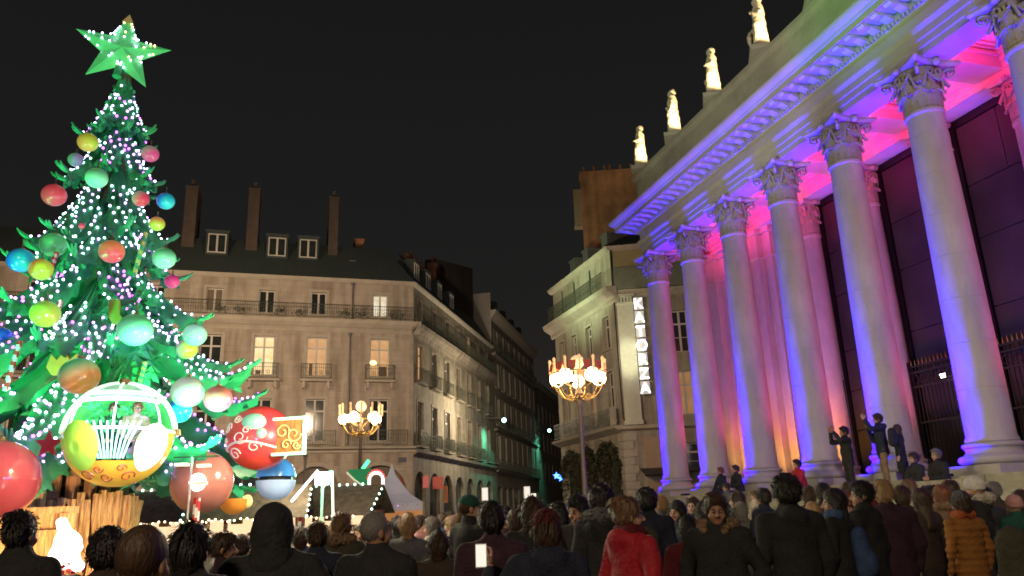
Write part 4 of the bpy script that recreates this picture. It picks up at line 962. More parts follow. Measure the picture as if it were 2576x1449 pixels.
# hanging candy canes and small decorations
stripe_w = mat('candy_white', (.8, .75, .70), .4); stripe_r = mat('candy_red', (.6, .03, .03), .4); stripe_g = mat('candy_yellow_green', (.55, .62, .15), .4)
def twisted(b, pts, r, m1, m2, n=8, turns=5):
    pts = [Vector(p) for p in pts]; N = len(pts)
    k0 = len(b.v); b.tube(pts, r, n, m1); nf = (N-1)*n; base = len(b.f)-nf-2
    b.mi(m2); i2 = b.mats.index(m2); i1 = b.mats.index(m1)
    for i in range(N-1):
        for k in range(n): b.m[base+i*n+k] = i2 if ((k+i*turns/ (N/ n) ) % n) < n/2 else i1
for (px, py, Y, L_, m1, m2, lb) in ((133, 668, 13.3, .52, stripe_w, stripe_r, 'red and white striped stick hanging right of the yellow orange bauble'), (32, 920, 12.6, .85, stripe_w, stripe_r, 'longest red and white striped stick hanging at the far left'),
                                     (352, 640, 13.3, .85, tree_l, stripe_g, 'long green and yellow twisted stick hanging in the middle right boughs'), (355, 945, 12.4, .45, tree_l, stripe_g, 'short green and yellow twisted stick above the gondola'), (148, 772, 13.0, .22, stripe_w, red_p, 'tiny red and white striped stick beside the lime bauble')):
    b = MB(); twisted(b, [(0, 0, L_/2-L_*k/24) for k in range(25)], .042, m1, m2)
    o = thing('candy_stick', lb, 'decoration', at(px, py, Y), 0, 'striped sticks hanging in the tree', b.mesh('candy_stick', fix=False)); o.rotation_euler = (0, R_(9), 0)
def figure5(px, py, Y, s_, m_, lb, nm, pts):
    b = MB(); b.prism([(p[0]*s_, p[1]*s_) for p in pts], -.05*s_, .05*s_); thing(nm, lb, 'decoration', at(px, py, Y), 0, None, b.mesh(nm, m_))
starp = [((.5 if k % 2 == 0 else .22)*math.cos(math.pi/2+k*math.pi/5), (.5 if k % 2 == 0 else .22)*math.sin(math.pi/2+k*math.pi/5)) for k in range(10)]
figure5(122, 1118, 11.8, .42, mat('crimson_star', (.55, .05, .12), .4), 'crimson star hanging left of the big gondola', 'star_ornament', starp)
figure5(160, 915, 12.9, .55, mat('orange_crown', (.75, .28, .08), .4, emit=(1, .35, .1), es=.15), 'orange crown shaped ornament behind the big green bauble', 'crown_ornament', [(-.5, -.1), (-.4, .3), (-.2, .1), (0, .4), (.2, .1), (.4, .3), (.5, -.1), (.3, -.35), (-.3, -.35)])
figure5(288, 785, 13.1, .45, mat('yellow_stocking', (.45, .42, .08), .5), 'yellow stocking shaped ornament on the trunk', 'stocking_ornament', [(-.25, .5), (.15, .5), (.2, -.1), (.45, -.35), (.4, -.5), (.0, -.5), (-.2, -.2)])

# ---- gondolas
def gondola(px, py, Y, r, rz, label, bowl1, bowl2, lights, group='ball shaped gondolas of the tree ride'):
    p = at(px, py, Y); o = thing('ride_gondola', label, 'ride gondola', p, rz, group)
    def shell(t0, t1, p0, p1, rad, nm, m_, nn=20, mm=12):
        b = MB(); vs = []
        for s_ in (0, 1):
            for i in range(mm+1):
                th_ = t0+(t1-t0)*i/mm
                for j in range(nn+1):
                    ph = p0+(p1-p0)*j/nn
                    rr_ = rad-s_*.03; vs.append((rr_*math.cos(th_)*math.cos(ph), rr_*math.cos(th_)*math.sin(ph), rr_*math.sin(th_)))
        fs = []; K = (mm+1)*(nn+1)
        for i in range(mm):
            for j in range(nn): a = i*(nn+1)+j; fs += [[a, a+1, a+nn+2, a+nn+1], [K+a, K+a+nn+1, K+a+nn+2, K+a+1]]
        b.add(vs, fs); return link(nm, auto_smooth(b.mesh(nm, m_, fix=True), 60), o)
    H = math.pi/2
    def oval(lon, lat, a, c, rad, nm, m_):
        b = MB(); vs = []; n = 24; rings = 6
        for s_ in (0, 1):
            rd = rad-s_*.03; vs.append((rd*math.cos(lat)*math.cos(lon), rd*math.cos(lat)*math.sin(lon), rd*math.sin(lat)))
            for k in range(1, rings+1):
                for j in range(n):
                    t = 2*math.pi*j/n; lo_ = lon+a*k/rings*math.cos(t); la_ = lat+c*k/rings*math.sin(t); bul = rd*(1+.05*(1-(k/rings)**2)); vs.append((bul*math.cos(la_)*math.cos(lo_), bul*math.cos(la_)*math.sin(lo_), bul*math.sin(la_)))
        K = 1+rings*n; fs = []
        for q_ in (0, K):
            fs += [[q_, q_+1+j, q_+1+(j+1) % n] for j in range(n)]
            fs += [[q_+1+k*n+j, q_+1+(k+1)*n+j, q_+1+(k+1)*n+(j+1) % n, q_+1+k*n+(j+1) % n] for k in range(rings-1) for j in range(n)]
        fs += [[1+(rings-1)*n+j, 1+(rings-1)*n+(j+1) % n, K+1+(rings-1)*n+(j+1) % n, K+1+(rings-1)*n+j] for j in range(n)]
        b.add(vs, fs); return link(nm, auto_smooth(b.mesh(nm, m_), 60), o)
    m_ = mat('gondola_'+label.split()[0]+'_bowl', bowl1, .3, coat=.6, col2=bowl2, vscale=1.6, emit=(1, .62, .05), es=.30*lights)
    shell(-H, -.62, 0, 2*math.pi, r, 'bowl', m_, 32, 8)
    shell(-.62, 0.0, -H+.75, 3*H-.55, r, 'bowl_rim', m_, 30, 8)
    # rounded side doors flank the cage of bars
    oval(-H-.66, -.30, .44, .48, r*1.025, 'door', mat('gondola_door_'+label.split()[0], (.25, .70, .06), .25, coat=.6, emit=(.25, 1, .10), es=lights*.34, col2=(.80, .55, .03), vscale=1.8))
    oval(-H+.80, -.34, .38, .48, r*1.025, 'door', mat('gondola_white_door', (.80, .85, .55), .25, emit=(.95, 1, .60), es=.36*lights))
    b = MB()
    for k in range(9):
        u = (k-4)/4; b.tube([(u*.20*r, -r*.84, -r*.52), (u*.30*r, -r*.93, -r*.2), (u*.46*r, -r*.90, r*.16)], .014, 5)
    link('cage_bars', auto_smooth(b.mesh('cage_bars', mat('pale_green_bar', (.45, .9, .65), .3, emit=(.3, 1, .6), es=.55*lights)), 60), o)
    b = MB(); pts = [(r*1.0*math.cos(t), r*1.0*math.sin(t), .02) for t in np.linspace(0, 2*math.pi, 33)]; b.tube(pts, .022, 6); link('waist_ring', auto_smooth(b.mesh('waist_ring', mat('lit_ring', (.8, .9, .8), emit=(.7, 1, .8), es=.9*lights)), 60), o)
    shell(-.1, .98, H-1.35, H+1.35, r*.97, 'back_shell', mat('gondola_back', (.06, .42, .15), .4, coat=.3, emit=(.1, 1, .3), es=.42*lights, col2=(.35, .75, .15), vscale=4), 24, 8)
    lr = mat('arch_light', (.9, 1, .9), emit=(.62, 1, .70), es=1.25*lights)
    for k, a in enumerate((0, math.pi/2, math.pi*.22, -math.pi*.22)):
        b = MB(); pts = [(r*math.cos(t)*math.cos(a), r*math.cos(t)*math.sin(a), r*math.sin(t)) for t in np.linspace(0.02, math.pi-.02, 25)]; b.tube(pts, .040 if k == 0 else .014, 6); link('hoop', auto_smooth(b.mesh('hoop', lr), 60), o)
    for la_ in (.62, .82): shell(la_, la_+.07, -H-1.15, -H+1.15, r*1.0, 'roof_band', lr, 24, 2)
    shell(.95, H, 0, 2*math.pi, r*.98, 'roof', mat('gondola_roof', (.55, .85, .6), .3, coat=.5, emit=(.5, 1, .6), es=.45*lights), 28, 5)
    b = MB(); b.box(-r*.55, r*.55, r*.10, r*.55, -r*.45, r*.02); b.box(-r*.6, r*.6, r*.45, r*.62, -.02, r*.42); link('seat', b.mesh('seat', mat('green_seat', (.04, .35, .12), .5, emit=(.1, 1, .3), es=.15*lights)), o)
    b = MB()
    for (lo_, la_, s_, tw) in ((-H-.75, -.95, .16, 1), (-H-.15, -1.0, .14, -1), (-H+.5, -.98, .16, 1), (-H-.3, -.78, .09, -1), (-H+.25, -.76, .09, 1)):
        pts = []
        for k in range(18):
            u = s_*(1-k/22); lo2 = lo_+u*1.5*math.cos(tw*k*.45); la2 = la_+u*math.sin(tw*k*.45); rd = r*1.005; pts.append((rd*math.cos(la2)*math.cos(lo2), rd*math.cos(la2)*math.sin(lo2), rd*math.sin(la2)))
        b.tube(pts, .011, 5)
    link('painted_scrolls', auto_smooth(b.mesh('painted_scrolls', mat('rust_scroll', (.55, .10, .03), .4)), 60), o)
    b = MB(); rg_ = random.Random(5)
    for _ in range(170):
        c_ = Vector((rg_.uniform(-.62, .62)*r, rg_.uniform(-.1, .45)*r, rg_.uniform(.05, .62)*r)); u_ = Vector((rg_.gauss(0, 1), rg_.gauss(0, 1), rg_.gauss(0, 1))).normalized()*.07; v_ = u_.orthogonal().normalized()*.035; b.add([c_-u_, c_+v_, c_+u_, c_-v_], [(0, 1, 2, 3)])
    link('leaf_garland', b.mesh('leaf_garland', mat('lit_garland', (.08, .6, .2), .5, emit=(.1, 1, .35), es=.22*lights), fix=False), o)['kind'] = 'stuff'
    b = MB(); b.lathe([(r*.12, r*.98), (r*.10, r*1.08), (r*.03, r*1.12)], 10); b.lathe([(.10*r, -.02*r), (.08*r, .1*r)], 8, None, Matrix.Translation((r*1.02, 0, 0))); link('cap', b.mesh('cap', gilt), o)
    return o
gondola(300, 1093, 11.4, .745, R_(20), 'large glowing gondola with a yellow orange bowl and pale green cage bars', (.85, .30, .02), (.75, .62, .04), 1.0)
def ball_gondola(px, py, Y, r, rz, label, c1, c2, es):
    o = thing('ride_gondola', label, 'ride gondola', at(px, py, Y), rz, 'ball shaped gondolas of the tree ride')
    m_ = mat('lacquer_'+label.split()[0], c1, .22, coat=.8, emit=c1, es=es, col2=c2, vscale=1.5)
    for nm, t0, t1 in (('lower_shell', -math.pi/2, -.02), ('upper_shell', .02, math.pi/2)):
        b = MB(); b.lathe([(max(.001, r*math.cos(t)), r*math.sin(t)) for t in np.linspace(t0, t1, 11)], 36, caps=False); link(nm, auto_smooth(b.mesh(nm, m_), 60), o)
    b = MB(); b.lathe([(r*.985, -.03), (r*1.005, -.02), (r*1.005, .02), (r*.985, .03)], 36, caps=False); link('waist_band', b.mesh('waist_band', m_), o)
    b = MB(); b.lathe([(r*.13, r*.97), (r*.11, r*1.08), (r*.03, r*1.12)], 12); link('cap', b.mesh('cap', gilt), o)
    return o
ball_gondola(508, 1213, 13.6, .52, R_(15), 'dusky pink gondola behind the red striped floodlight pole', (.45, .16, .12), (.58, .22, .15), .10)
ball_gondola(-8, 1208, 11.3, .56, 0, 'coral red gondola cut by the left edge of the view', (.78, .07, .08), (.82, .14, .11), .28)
# red ornament ball with white scrolls and a green side panel

o = thing('ride_gondola', 'red gondola painted with white scrolls and a green bordered side panel', 'ride gondola', at(655, 1102, 14.6), R_(-12), 'ball shaped gondolas of the tree ride')
redg = mat('scarlet_gondola', (.75, .075, .03), .35, coat=.5, emit=(1, .1, .03), es=.18, col2=(.80, .05, .10), vscale=1.2)
q = MB(); q.sphere((0, 0, 0), .60, None, 30, 18, (1, 1, .98)); link('ball', auto_smooth(q.mesh('ball', redg), 180), o)
q = MB()
def sph(lon, lat, rad=.612): return Vector((rad*math.cos(lat)*math.sin(lon), -rad*math.cos(lat)*math.cos(lon), rad*math.sin(lat)))
for (lo, la, s_, tw) in ((-.75, .25, .20, 1), (-.35, .55, .16, -1), (-.85, -.15, .14, 1), (-.1, -.05, .22, -1), (.35, -.35, .18, 1), (-.4, -.55, .22, 1), (.1, .15, .12, 1)):
    pts = [sph(lo+s_*(1-k/26)*math.cos(tw*k*.42)*1.2, la+s_*(1-k/26)*math.sin(tw*k*.42)) for k in range(20)]; q.tube(pts, .012, 5)
pts = [sph(-1.3+2.6*k/20, -.28-.10*math.cos(k*.314)) for k in range(21)]; q.tube(pts, .022, 5); link('scrolls', auto_smooth(q.mesh('scrolls', mat('cream_scroll', (.8, .7, .6), emit=(1, .8, .7), es=.3)), 60), o)
q = MB(); q.sphere(sph(.25, .45, .50), .22, None, 16, 10, (1.1, .8, .85)); q.sphere(sph(.55, .05, .56), .10, None, 10, 7); link('mint_ornament', auto_smooth(q.mesh('mint_ornament', mat('mint_paint', (.35, .75, .5), .5, emit=(.4, 1, .6), es=.12)), 180), o)
q = MB(); q.box(.45, 1.02, -.30, -.26, -.32, .26); link('side_panel', q.mesh('side_panel', mat('ochre_panel', (.40, .28, .08), .5, col2=(.42, .08, .03), vscale=9, stretch=(3, 1, .6))), o)
q = MB()
for (x0, x1, z0, z1) in ((.42, 1.06, .26, .31), (.42, 1.06, -.37, -.32), (1.02, 1.06, -.32, .26)): q.box(x0, x1, -.33, -.24, z0, z1)
link('panel_border', q.mesh('panel_border', mat('mint_light', (.4, .9, .6), emit=(.3, 1, .6), es=.9)), o)
q = MB()
for (cx_, cz_, s_, tw) in ((.62, .05, .14, 1), (.84, .0, .15, -1), (.70, -.18, .10, 1), (.90, -.2, .08, -1)):
    q.tube([(cx_+s_*(1-k/22)*math.cos(tw*k*.45), -.315, cz_+s_*(1-k/22)*math.sin(tw*k*.45)) for k in range(18)], .014, 5)
link('panel_scrolls', auto_smooth(q.mesh('panel_scrolls', mat('yellow_scroll', (.8, .65, .25), .5, emit=(1, .8, .3), es=.25)), 60), o)
# blue ball in two halves
o = thing('split_ball', 'sky blue ball in two halves with a dark gap on top of a stall', 'decoration', at(694, 1205, 15.2))
bl = mat('sky_blue_shell', (.05, .30, .72), .3, coat=.6, emit=(.1, .45, 1), es=.22); wb_ = mat('pale_blue_shell', (.45, .62, .85), .3, coat=.6, emit=(.5, .7, 1), es=.3)
for (z0, n_, m_) in ((0.04, 'upper_shell', bl), (-.03, 'lower_shell', wb_)):
    q = MB(); sg = 1 if z0 > 0 else -1; q.lathe([(max(.001, .37*math.cos(t)), z0+sg*.36*math.sin(t)) for t in np.linspace(0, math.pi/2, 9)]+[(.001, z0)], 24, caps=False); link(n_, auto_smooth(q.mesh(n_, m_), 40), o)
q = MB(); q.lathe([(.30, -.03), (.30, .04)], 18); link('gap_core', q.mesh('gap_core', iron), o)
q = MB(); q.lathe([(.04, .38), (.03, .50), (.001, .52)], 8); link('knob', q.mesh('knob', iron), o)
o = thing('half_ball', 'orange and yellow half ball ornament beside the striped pole', 'decoration', at(590, 1255, 14.2), R_(10))
q = MB(); q.lathe([(max(.001, .27*math.cos(t)), -.27*math.sin(t)) for t in np.linspace(0, math.pi/2, 8)]+[(.001, .0)], 22, caps=False); link('bowl', auto_smooth(q.mesh('bowl', mat('orange_bowl', (.75, .28, .04), .35, emit=(1, .35, .05), es=.22)), 40), o)
q = MB(); q.lathe([(.275, -.02), (.30, .0), (.275, .03)], 22, None, None, -.9, .6, caps=False); q.sphere((.22, 0, -.05), .12, None, 10, 6, (.8, 1, 1)); link('rim', auto_smooth(q.mesh('rim', mat('yellow_rim', (.85, .75, .25), .35, emit=(1, .85, .3), es=.4)), 60), o)

# ---- carved wooden stump base of the ride
stump_c = at(165, 1240, 15.0); stump_c.z = 0
sp_ = thing('stump_base', 'carved wooden tree stump base of the ride with bark planks lit orange', 'ride base', (stump_c.x, 14.4, 0))
barkm = mat('carved_bark', (.20, .075, .03), .8, col2=(.80, .56, .25), vscale=4, bump=1.0, bscale=12, stretch=(5, 5, .55))
rr = random.Random(9); k = 0
for i in range(64):
    a0 = 2*math.pi*i/64; r = 1.43+.11*rr.random(); b = MB(); w = 2*math.pi*1.5/64/2*.96; h = 2.12+.16*rr.random()
    N = 7; vs = []
    for j in range(N):
        z = h*j/(N-1); off = .04*math.sin(z*4+i)+.025*rr.random()+(.22*max(0, .5-z)**1.5 if z < .5 else 0); tw = w*(1+.15*rr.uniform(-1, 1))
        vs += [(r+off-.02, -tw, z), (r+off+.05, -tw*.3, z), (r+off+.05, tw*.35, z), (r+off-.02, tw, z), (r-.14, 0, z)]
    fs = [[j*5+q_, j*5+(q_+1) % 5, (j+1)*5+(q_+1) % 5, (j+1)*5+q_] for j in range(N-1) for q_ in range(5)]+[[4, 3, 2, 1, 0], [(N-1)*5+q_ for q_ in range(5)]]
    b.add(vs, fs); link('bark_plank', b.mesh('bark_plank', barkm), sp_, (0, 0, 0), (0, 0, a0))
q = MB(); q.lathe([(1.40, 0), (1.40, 2.05), (.3, 2.1)], 30); link('core', q.mesh('core', tree_b), sp_)
for i in range(26):
    a = 2*math.pi*i/26; b = MB(); h = rr.uniform(.30, .52); b.lathe([(.11, 2.15), (.12, 2.15+h), (.02, 2.16+h)], 8, None, Matrix.Translation((1.22, 0, 0))); link('log', auto_smooth(b.mesh('log', mat('log_top', (.22, .11, .06), .85, var=.3, vscale=4))), sp_, (0, 0, 0), (0, 0, a))
b = MB(); b.box(.25, 1.3, -1.62, -1.45, .1, 1.9)
for z in (1.9, 1.55): b.box(.15, 1.4, -1.68, -1.42, z, z+.10)
b.box(.18, .30, -1.70, -1.44, 0, 1.9); b.box(1.26, 1.38, -1.70, -1.44, 0, 1.9); link('cabin_front', b.mesh('cabin_front', barkm), sp_)
light('SPOT', 'stump_flood', (stump_c.x+.5, 9.6, .5), (1, .62, .32), 900, .15, (stump_c.x, 14, 1.6), 75, .8)
light('SPOT', 'stump_flood', (stump_c.x+3.2, 11.6, .7), (1, .66, .34), 650, .15, (stump_c.x+.3, 14, 1.8), 75, .8)
# glowing lantern on a red flower bed in front of the stump
p = at(160, 1380, 9.6); o = thing('lantern', 'overexposed white glowing lantern on red flowers before the stump', 'lantern', (p.x, p.y, 0))
LANT = o
q = MB(); rr = random.Random(4)
for _ in range(90):
    c = Vector((rr.gauss(0, .15), rr.gauss(0, .12), 1.14+rr.gauss(0, .07))); u = Vector((rr.gauss(0, 1), rr.gauss(0, 1), rr.gauss(.5, 1))).normalized()*.06; v = u.orthogonal().normalized()*.03; q.add([c, c+u*.5+v, c+u, c+u*.5-v], [(0, 1, 2, 3)])
link('flowers', q.mesh('flowers', mat('red_petals', (.65, .05, .05), .5)), o)
q = MB(); q.lathe([(.12, 0), (.14, .1), (.05, .25), (.04, .9), (.2, 1.05), (.22, 1.12)], 12); link('pedestal', q.mesh('pedestal', iron), o)
light('POINT', 'gondola_light', at(372, 1120, 10.0), (1, .92, .70), 75, .1)  # added point lights in front of the big gondola to brighten it
light('POINT', 'gondola_light', at(250, 1040, 10.3), (.5, 1, .5), 45, .1)

# ================================================================ PEOPLE
def surface_nets(f, org, h):
    ins = f < 0
    nx, ny, nz = f.shape
    c = [ins[i:nx-1+i, j:ny-1+j, k:nz-1+k] for i in (0, 1) for j in (0, 1) for k in (0, 1)]
    s_ = sum(x.astype(np.int8) for x in c); act = (s_ > 0) & (s_ < 8)
    idx = np.full(act.shape, -1, np.int64); I = np.argwhere(act); idx[act] = np.arange(len(I))
    acc = np.zeros((len(I), 3)); cnt = np.zeros(len(I))
    cor = [(i, j, k) for i in (0, 1) for j in (0, 1) for k in (0, 1)]
    for a in range(8):
        for ax in range(3):
            if cor[a][ax]: continue
            p0 = np.array(cor[a]); p1 = p0.copy(); p1[ax] = 1
            v0 = f[I[:, 0]+p0[0], I[:, 1]+p0[1], I[:, 2]+p0[2]]; v1 = f[I[:, 0]+p1[0], I[:, 1]+p1[1], I[:, 2]+p1[2]]
            m = (v0 < 0) != (v1 < 0); t = np.where(m, v0/np.where(m, v0-v1, 1), 0)
            pos = p0[None]+t[:, None]*(p1-p0)[None]; acc[m] += pos[m]; cnt[m] += 1
    V = (I+acc/cnt[:, None])*h+np.array(org)
    F = []
    for ax in range(3):
        sl0 = [slice(1, -1)]*3; sl1 = [slice(1, -1)]*3; sl0[ax] = slice(0, -1); sl1[ax] = slice(1, None)
        a0 = ins[tuple(sl0)]; a1 = ins[tuple(sl1)]; ch = np.argwhere(a0 != a1); 
        if not len(ch): continue
        off = np.ones(3, int); off[ax] = 0; e = ch+off
        fl = a0[ch[:, 0], ch[:, 1], ch[:, 2]]
        u, v = [x for x in range(3) if x != ax]
        du = np.zeros(3, int); du[u] = 1; dv = np.zeros(3, int); dv[v] = 1
        g_ = lambda d: idx[e[:, 0]-d[0], e[:, 1]-d[1], e[:, 2]-d[2]]
        q = np.stack([g_(du+dv), g_(dv), g_(0*du), g_(du)], 1)
        if ax == 1: fl = ~fl
        q = np.where(fl[:, None], q, q[:, ::-1]); F.append(q[(q >= 0).all(1)])
    return V, np.concatenate(F)

class Sdf:
    """signed distance body: list of (kind, data, material, blend)"""
    def __init__(s): s.p = []
    def cone(s, a, b, ra, rb, m=0, k=.03, sy=1.0): s.p.append(('c', np.array(a, float), np.array(b, float), ra, rb, m, k, sy)); return s
    def ell(s, c, r, m=0, k=.02, rot=None): s.p.append(('e', np.array(c, float), np.array(r, float), rot, None, m, k, 1)); return s
    def cut(s, c, r, k=.01): s.p.append(('x', np.array(c, float), np.array(r, float), None, None, 0, k, 1)); return s
    def dist(s, q, P):
        if q[0] == 'c':
            a, b, ra, rb, sy = q[1], q[2], q[3], q[4], q[7]; A = a*np.array([1, 1/sy, 1]); B = b*np.array([1, 1/sy, 1]); X = P*np.array([1, 1/sy, 1])
            d = B-A; t = np.clip(((X-A)@d)/max(1e-9, d@d), 0, 1); return (np.linalg.norm(X-A-t[:, None]*d, axis=1)-(ra+(rb-ra)*t))*min(1, sy)
        X = P-q[1]
        if q[3] is not None: X = X@q[3]
        k0 = np.linalg.norm(X/q[2], axis=1); k1 = np.linalg.norm(X/(q[2]**2), axis=1); return k0*(k0-1)/np.maximum(k1, 1e-6)
    def eval(s, P, wr=0.0, seed=0.0, wz=0):
        D = np.full(len(P), 9.0)
        for q in s.p:
            d = s.dist(q, P); k = q[6]
            if q[0] == 'x': h = np.clip(.5-.5*(D+d)/k, 0, 1); D = D*(1-h)-d*h+k*h*(1-h)
            else: h = np.clip(.5+.5*(D-d)/k, 0, 1); D = D*(1-h)+d*h-k*h*(1-h)
        if wr:
            x, y, z = P[:, 0], P[:, 1], P[:, 2]
            n = np.sin(x*13+seed+3*np.sin(z*7+seed))*np.sin(z*17+seed*2+2.5*np.sin(x*9+y*6))+.6*np.sin(y*21+z*9+seed)*np.sin(x*19-z*13)
            D = D+wr*n
        if wz: D = D+wz*np.abs(np.sin(P[:, 2]*math.pi/.075))
        return D
    def build(s, h, wr=0, seed=0, wz=0, bounds=None, zmin=None):
        lo = np.full(3, 9.); hi = -lo
        for q in s.p:
            if q[0] == 'x': continue
            if q[0] == 'c':
                r = max(q[3], q[4]); rv = np.array([r, r*max(1, q[7]), r]); lo = np.minimum(lo, np.minimum(q[1], q[2])-rv); hi = np.maximum(hi, np.maximum(q[1], q[2])+rv)
            else: r = q[2].max() if q[3] is not None else q[2]; lo = np.minimum(lo, q[1]-r); hi = np.maximum(hi, q[1]+r)
        lo -= 3*h+.02; hi += 3*h+.02; n = np.ceil((hi-lo)/h).astype(int)+1
        ax = [lo[i]+h*np.arange(n[i]) for i in range(3)]; P = np.stack(np.meshgrid(*ax, indexing='ij'), -1).reshape(-1, 3)
        D = s.eval(P, wr, seed, wz).reshape(n); V, F = surface_nets(D, lo, h)
        C = V[F].mean(1); best = np.full(len(C), 9.); M_ = np.zeros(len(C), int)
        for q in s.p:
            if q[0] == 'x': continue
            d = s.dist(q, C) + (0 if q[5] < 20 else -.003); m = d < best; best[m] = d[m]; M_[m] = q[5]
        return V, F, M_
def to_mesh(name, parts, mats):
    """parts: list of (V, F, M) merged in one mesh"""
    vs = []; fs = []; ms = []; o = 0
    for V, F, M_ in parts: vs.append(V); fs.append(F+o); ms.append(M_); o += len(V)
    V = np.concatenate(vs); F = np.concatenate(fs); M_ = np.concatenate(ms)
    me = bpy.data.meshes.new(name); me.vertices.add(len(V)); me.vertices.foreach_set('co', V.ravel()); me.loops.add(F.size); me.loops.foreach_set('vertex_index', F.ravel())
    me.polygons.add(len(F)); me.polygons.foreach_set('loop_start', np.arange(0, F.size, 4)); me.polygons.foreach_set('loop_total', np.full(len(F), 4))
    for m in mats: me.materials.append(m)
    me.polygons.foreach_set('material_index', np.minimum(M_ % 20, len(mats)-1)); me.polygons.foreach_set('use_smooth', np.ones(len(F), bool)); me.update(); me.validate(); return me

# material slots: 0 jacket, 1 trousers, 2 skin, 3 shoes, 4 brow/eye dark, 5 lips, 6 accent
def head_sdf(sx=1.0):
    s = Sdf()      # origin at the chin-neck level 0 = neck base, crown at .27; faces +y
    s.cone((0, -.012, -.06), (0, -.004, .06), .058, .052, 2, .02)
    s.ell((0, -.008, .165), (.078*sx, .096, .100), 2, .02)
    s.ell((0, .030, .095), (.056*sx, .062, .068), 2, .035)
    s.ell((0, .062, .052), (.026, .024, .020), 2, .03)
    s.cone((0, .092, .142), (0, .113, .108), .009, .014, 2, .014); s.ell((.012, .100, .103), (.010, .010, .008), 2, .01); s.ell((-.012, .100, .103), (.010, .010, .008), 2, .01)
    for q in (-1, 1):
        s.cut((q*.032, .104, .137), (.018, .016, .011), .012)
        s.ell((q*.031, .079, .137), (.012, .012, .009), 2, .004)
        s.cone((q*.019, .0885, .155), (q*.044, .076, .156), .0030, .0028, 26, .004)
        s.ell((q*.031, .0905, .136), (.0080, .003, .0032), 24, .002)
        s.ell((q*.080*sx, -.008, .128), (.010, .020, .032), 2, .01)
        s.ell((q*.042, .060, .100), (.022, .022, .020), 2, .03)
    s.cone((-.016, .086, .080), (.016, .086, .080), .0050, .0050, 25, .006)
    return s
HEAD = head_sdf().build(.0065); HEADW = head_sdf(.93).build(.0065)
HEADLO = head_sdf().build(.012)
def hand_sdf(grip=False):
    s = Sdf()      # wrist at origin, fingers along -z, palm facing -x? thumb +y ; right hand
    s.cone((0, 0, .02), (0, 0, -.02), .026, .024, 2, .01, .8)
    s.ell((0, 0, -.055), (.016, .040, .048), 2, .015)
    for k, (y, L_) in enumerate(((.030, .070), (.011, .078), (-.009, .073), (-.028, .058))):
        c = .9 if grip else .28; a = Vector((0, y, -.092)); b_ = a+Vector((-math.sin(c*.5)*L_*.45, 0, -math.cos(c*.5)*L_*.45)); d = b_+Vector((-math.sin(c*1.5)*L_*.32, 0, -math.cos(c*1.5)*L_*.32)); e_ = d+Vector((-math.sin(c*2.2)*L_*.23, 0, -math.cos(c*2.2)*L_*.23))
        s.cone(a, b_, .0095, .0088, 2, .006); s.cone(b_, d, .0088, .0080, 2, .004); s.cone(d, e_, .0080, .0070, 2, .004)
    s.cone((0, .030, -.035), (-.022, .058, -.062), .013, .011, 2, .012); s.cone((-.022, .058, -.062), (-.034, .062, -.090), .010, .0085, 2, .006)
    return s
HANDS = {g_: hand_sdf(g_).build(.0055) for g_ in (False, True)}
def place_part(part, M4, mirror=False):
    V, F, M_ = part; V = V.copy()
    if mirror: V[:, 1] *= 1; V[:, 0] *= -1; F = F[:, ::-1]
    A = np.array(M4); V = V@A[:3, :3].T+A[:3, 3]; return V, F, M_
ARMS = {'down': ((.235, -.03, 1.13), (.245, .05, .89)), 'pocket': ((.285, -.05, 1.13), (.20, .13, .96)), 'front': ((.245, .05, 1.13), (.06, .26, 1.13)), 'phone': ((.23, .16, 1.17), (.055, .36, 1.42)),
        'high': ((.27, .22, 1.38), (.10, .30, 1.60)), 'eat': ((.24, .12, 1.14), (.05, .22, 1.40)), 'hip': ((.33, -.08, 1.16), (.19, .06, 1.0)), 'side': ((.37, .02, 1.10), (.40, .16, 1.36)), 'lap': ((.23, .12, 1.12), (.07, .30, .98))}
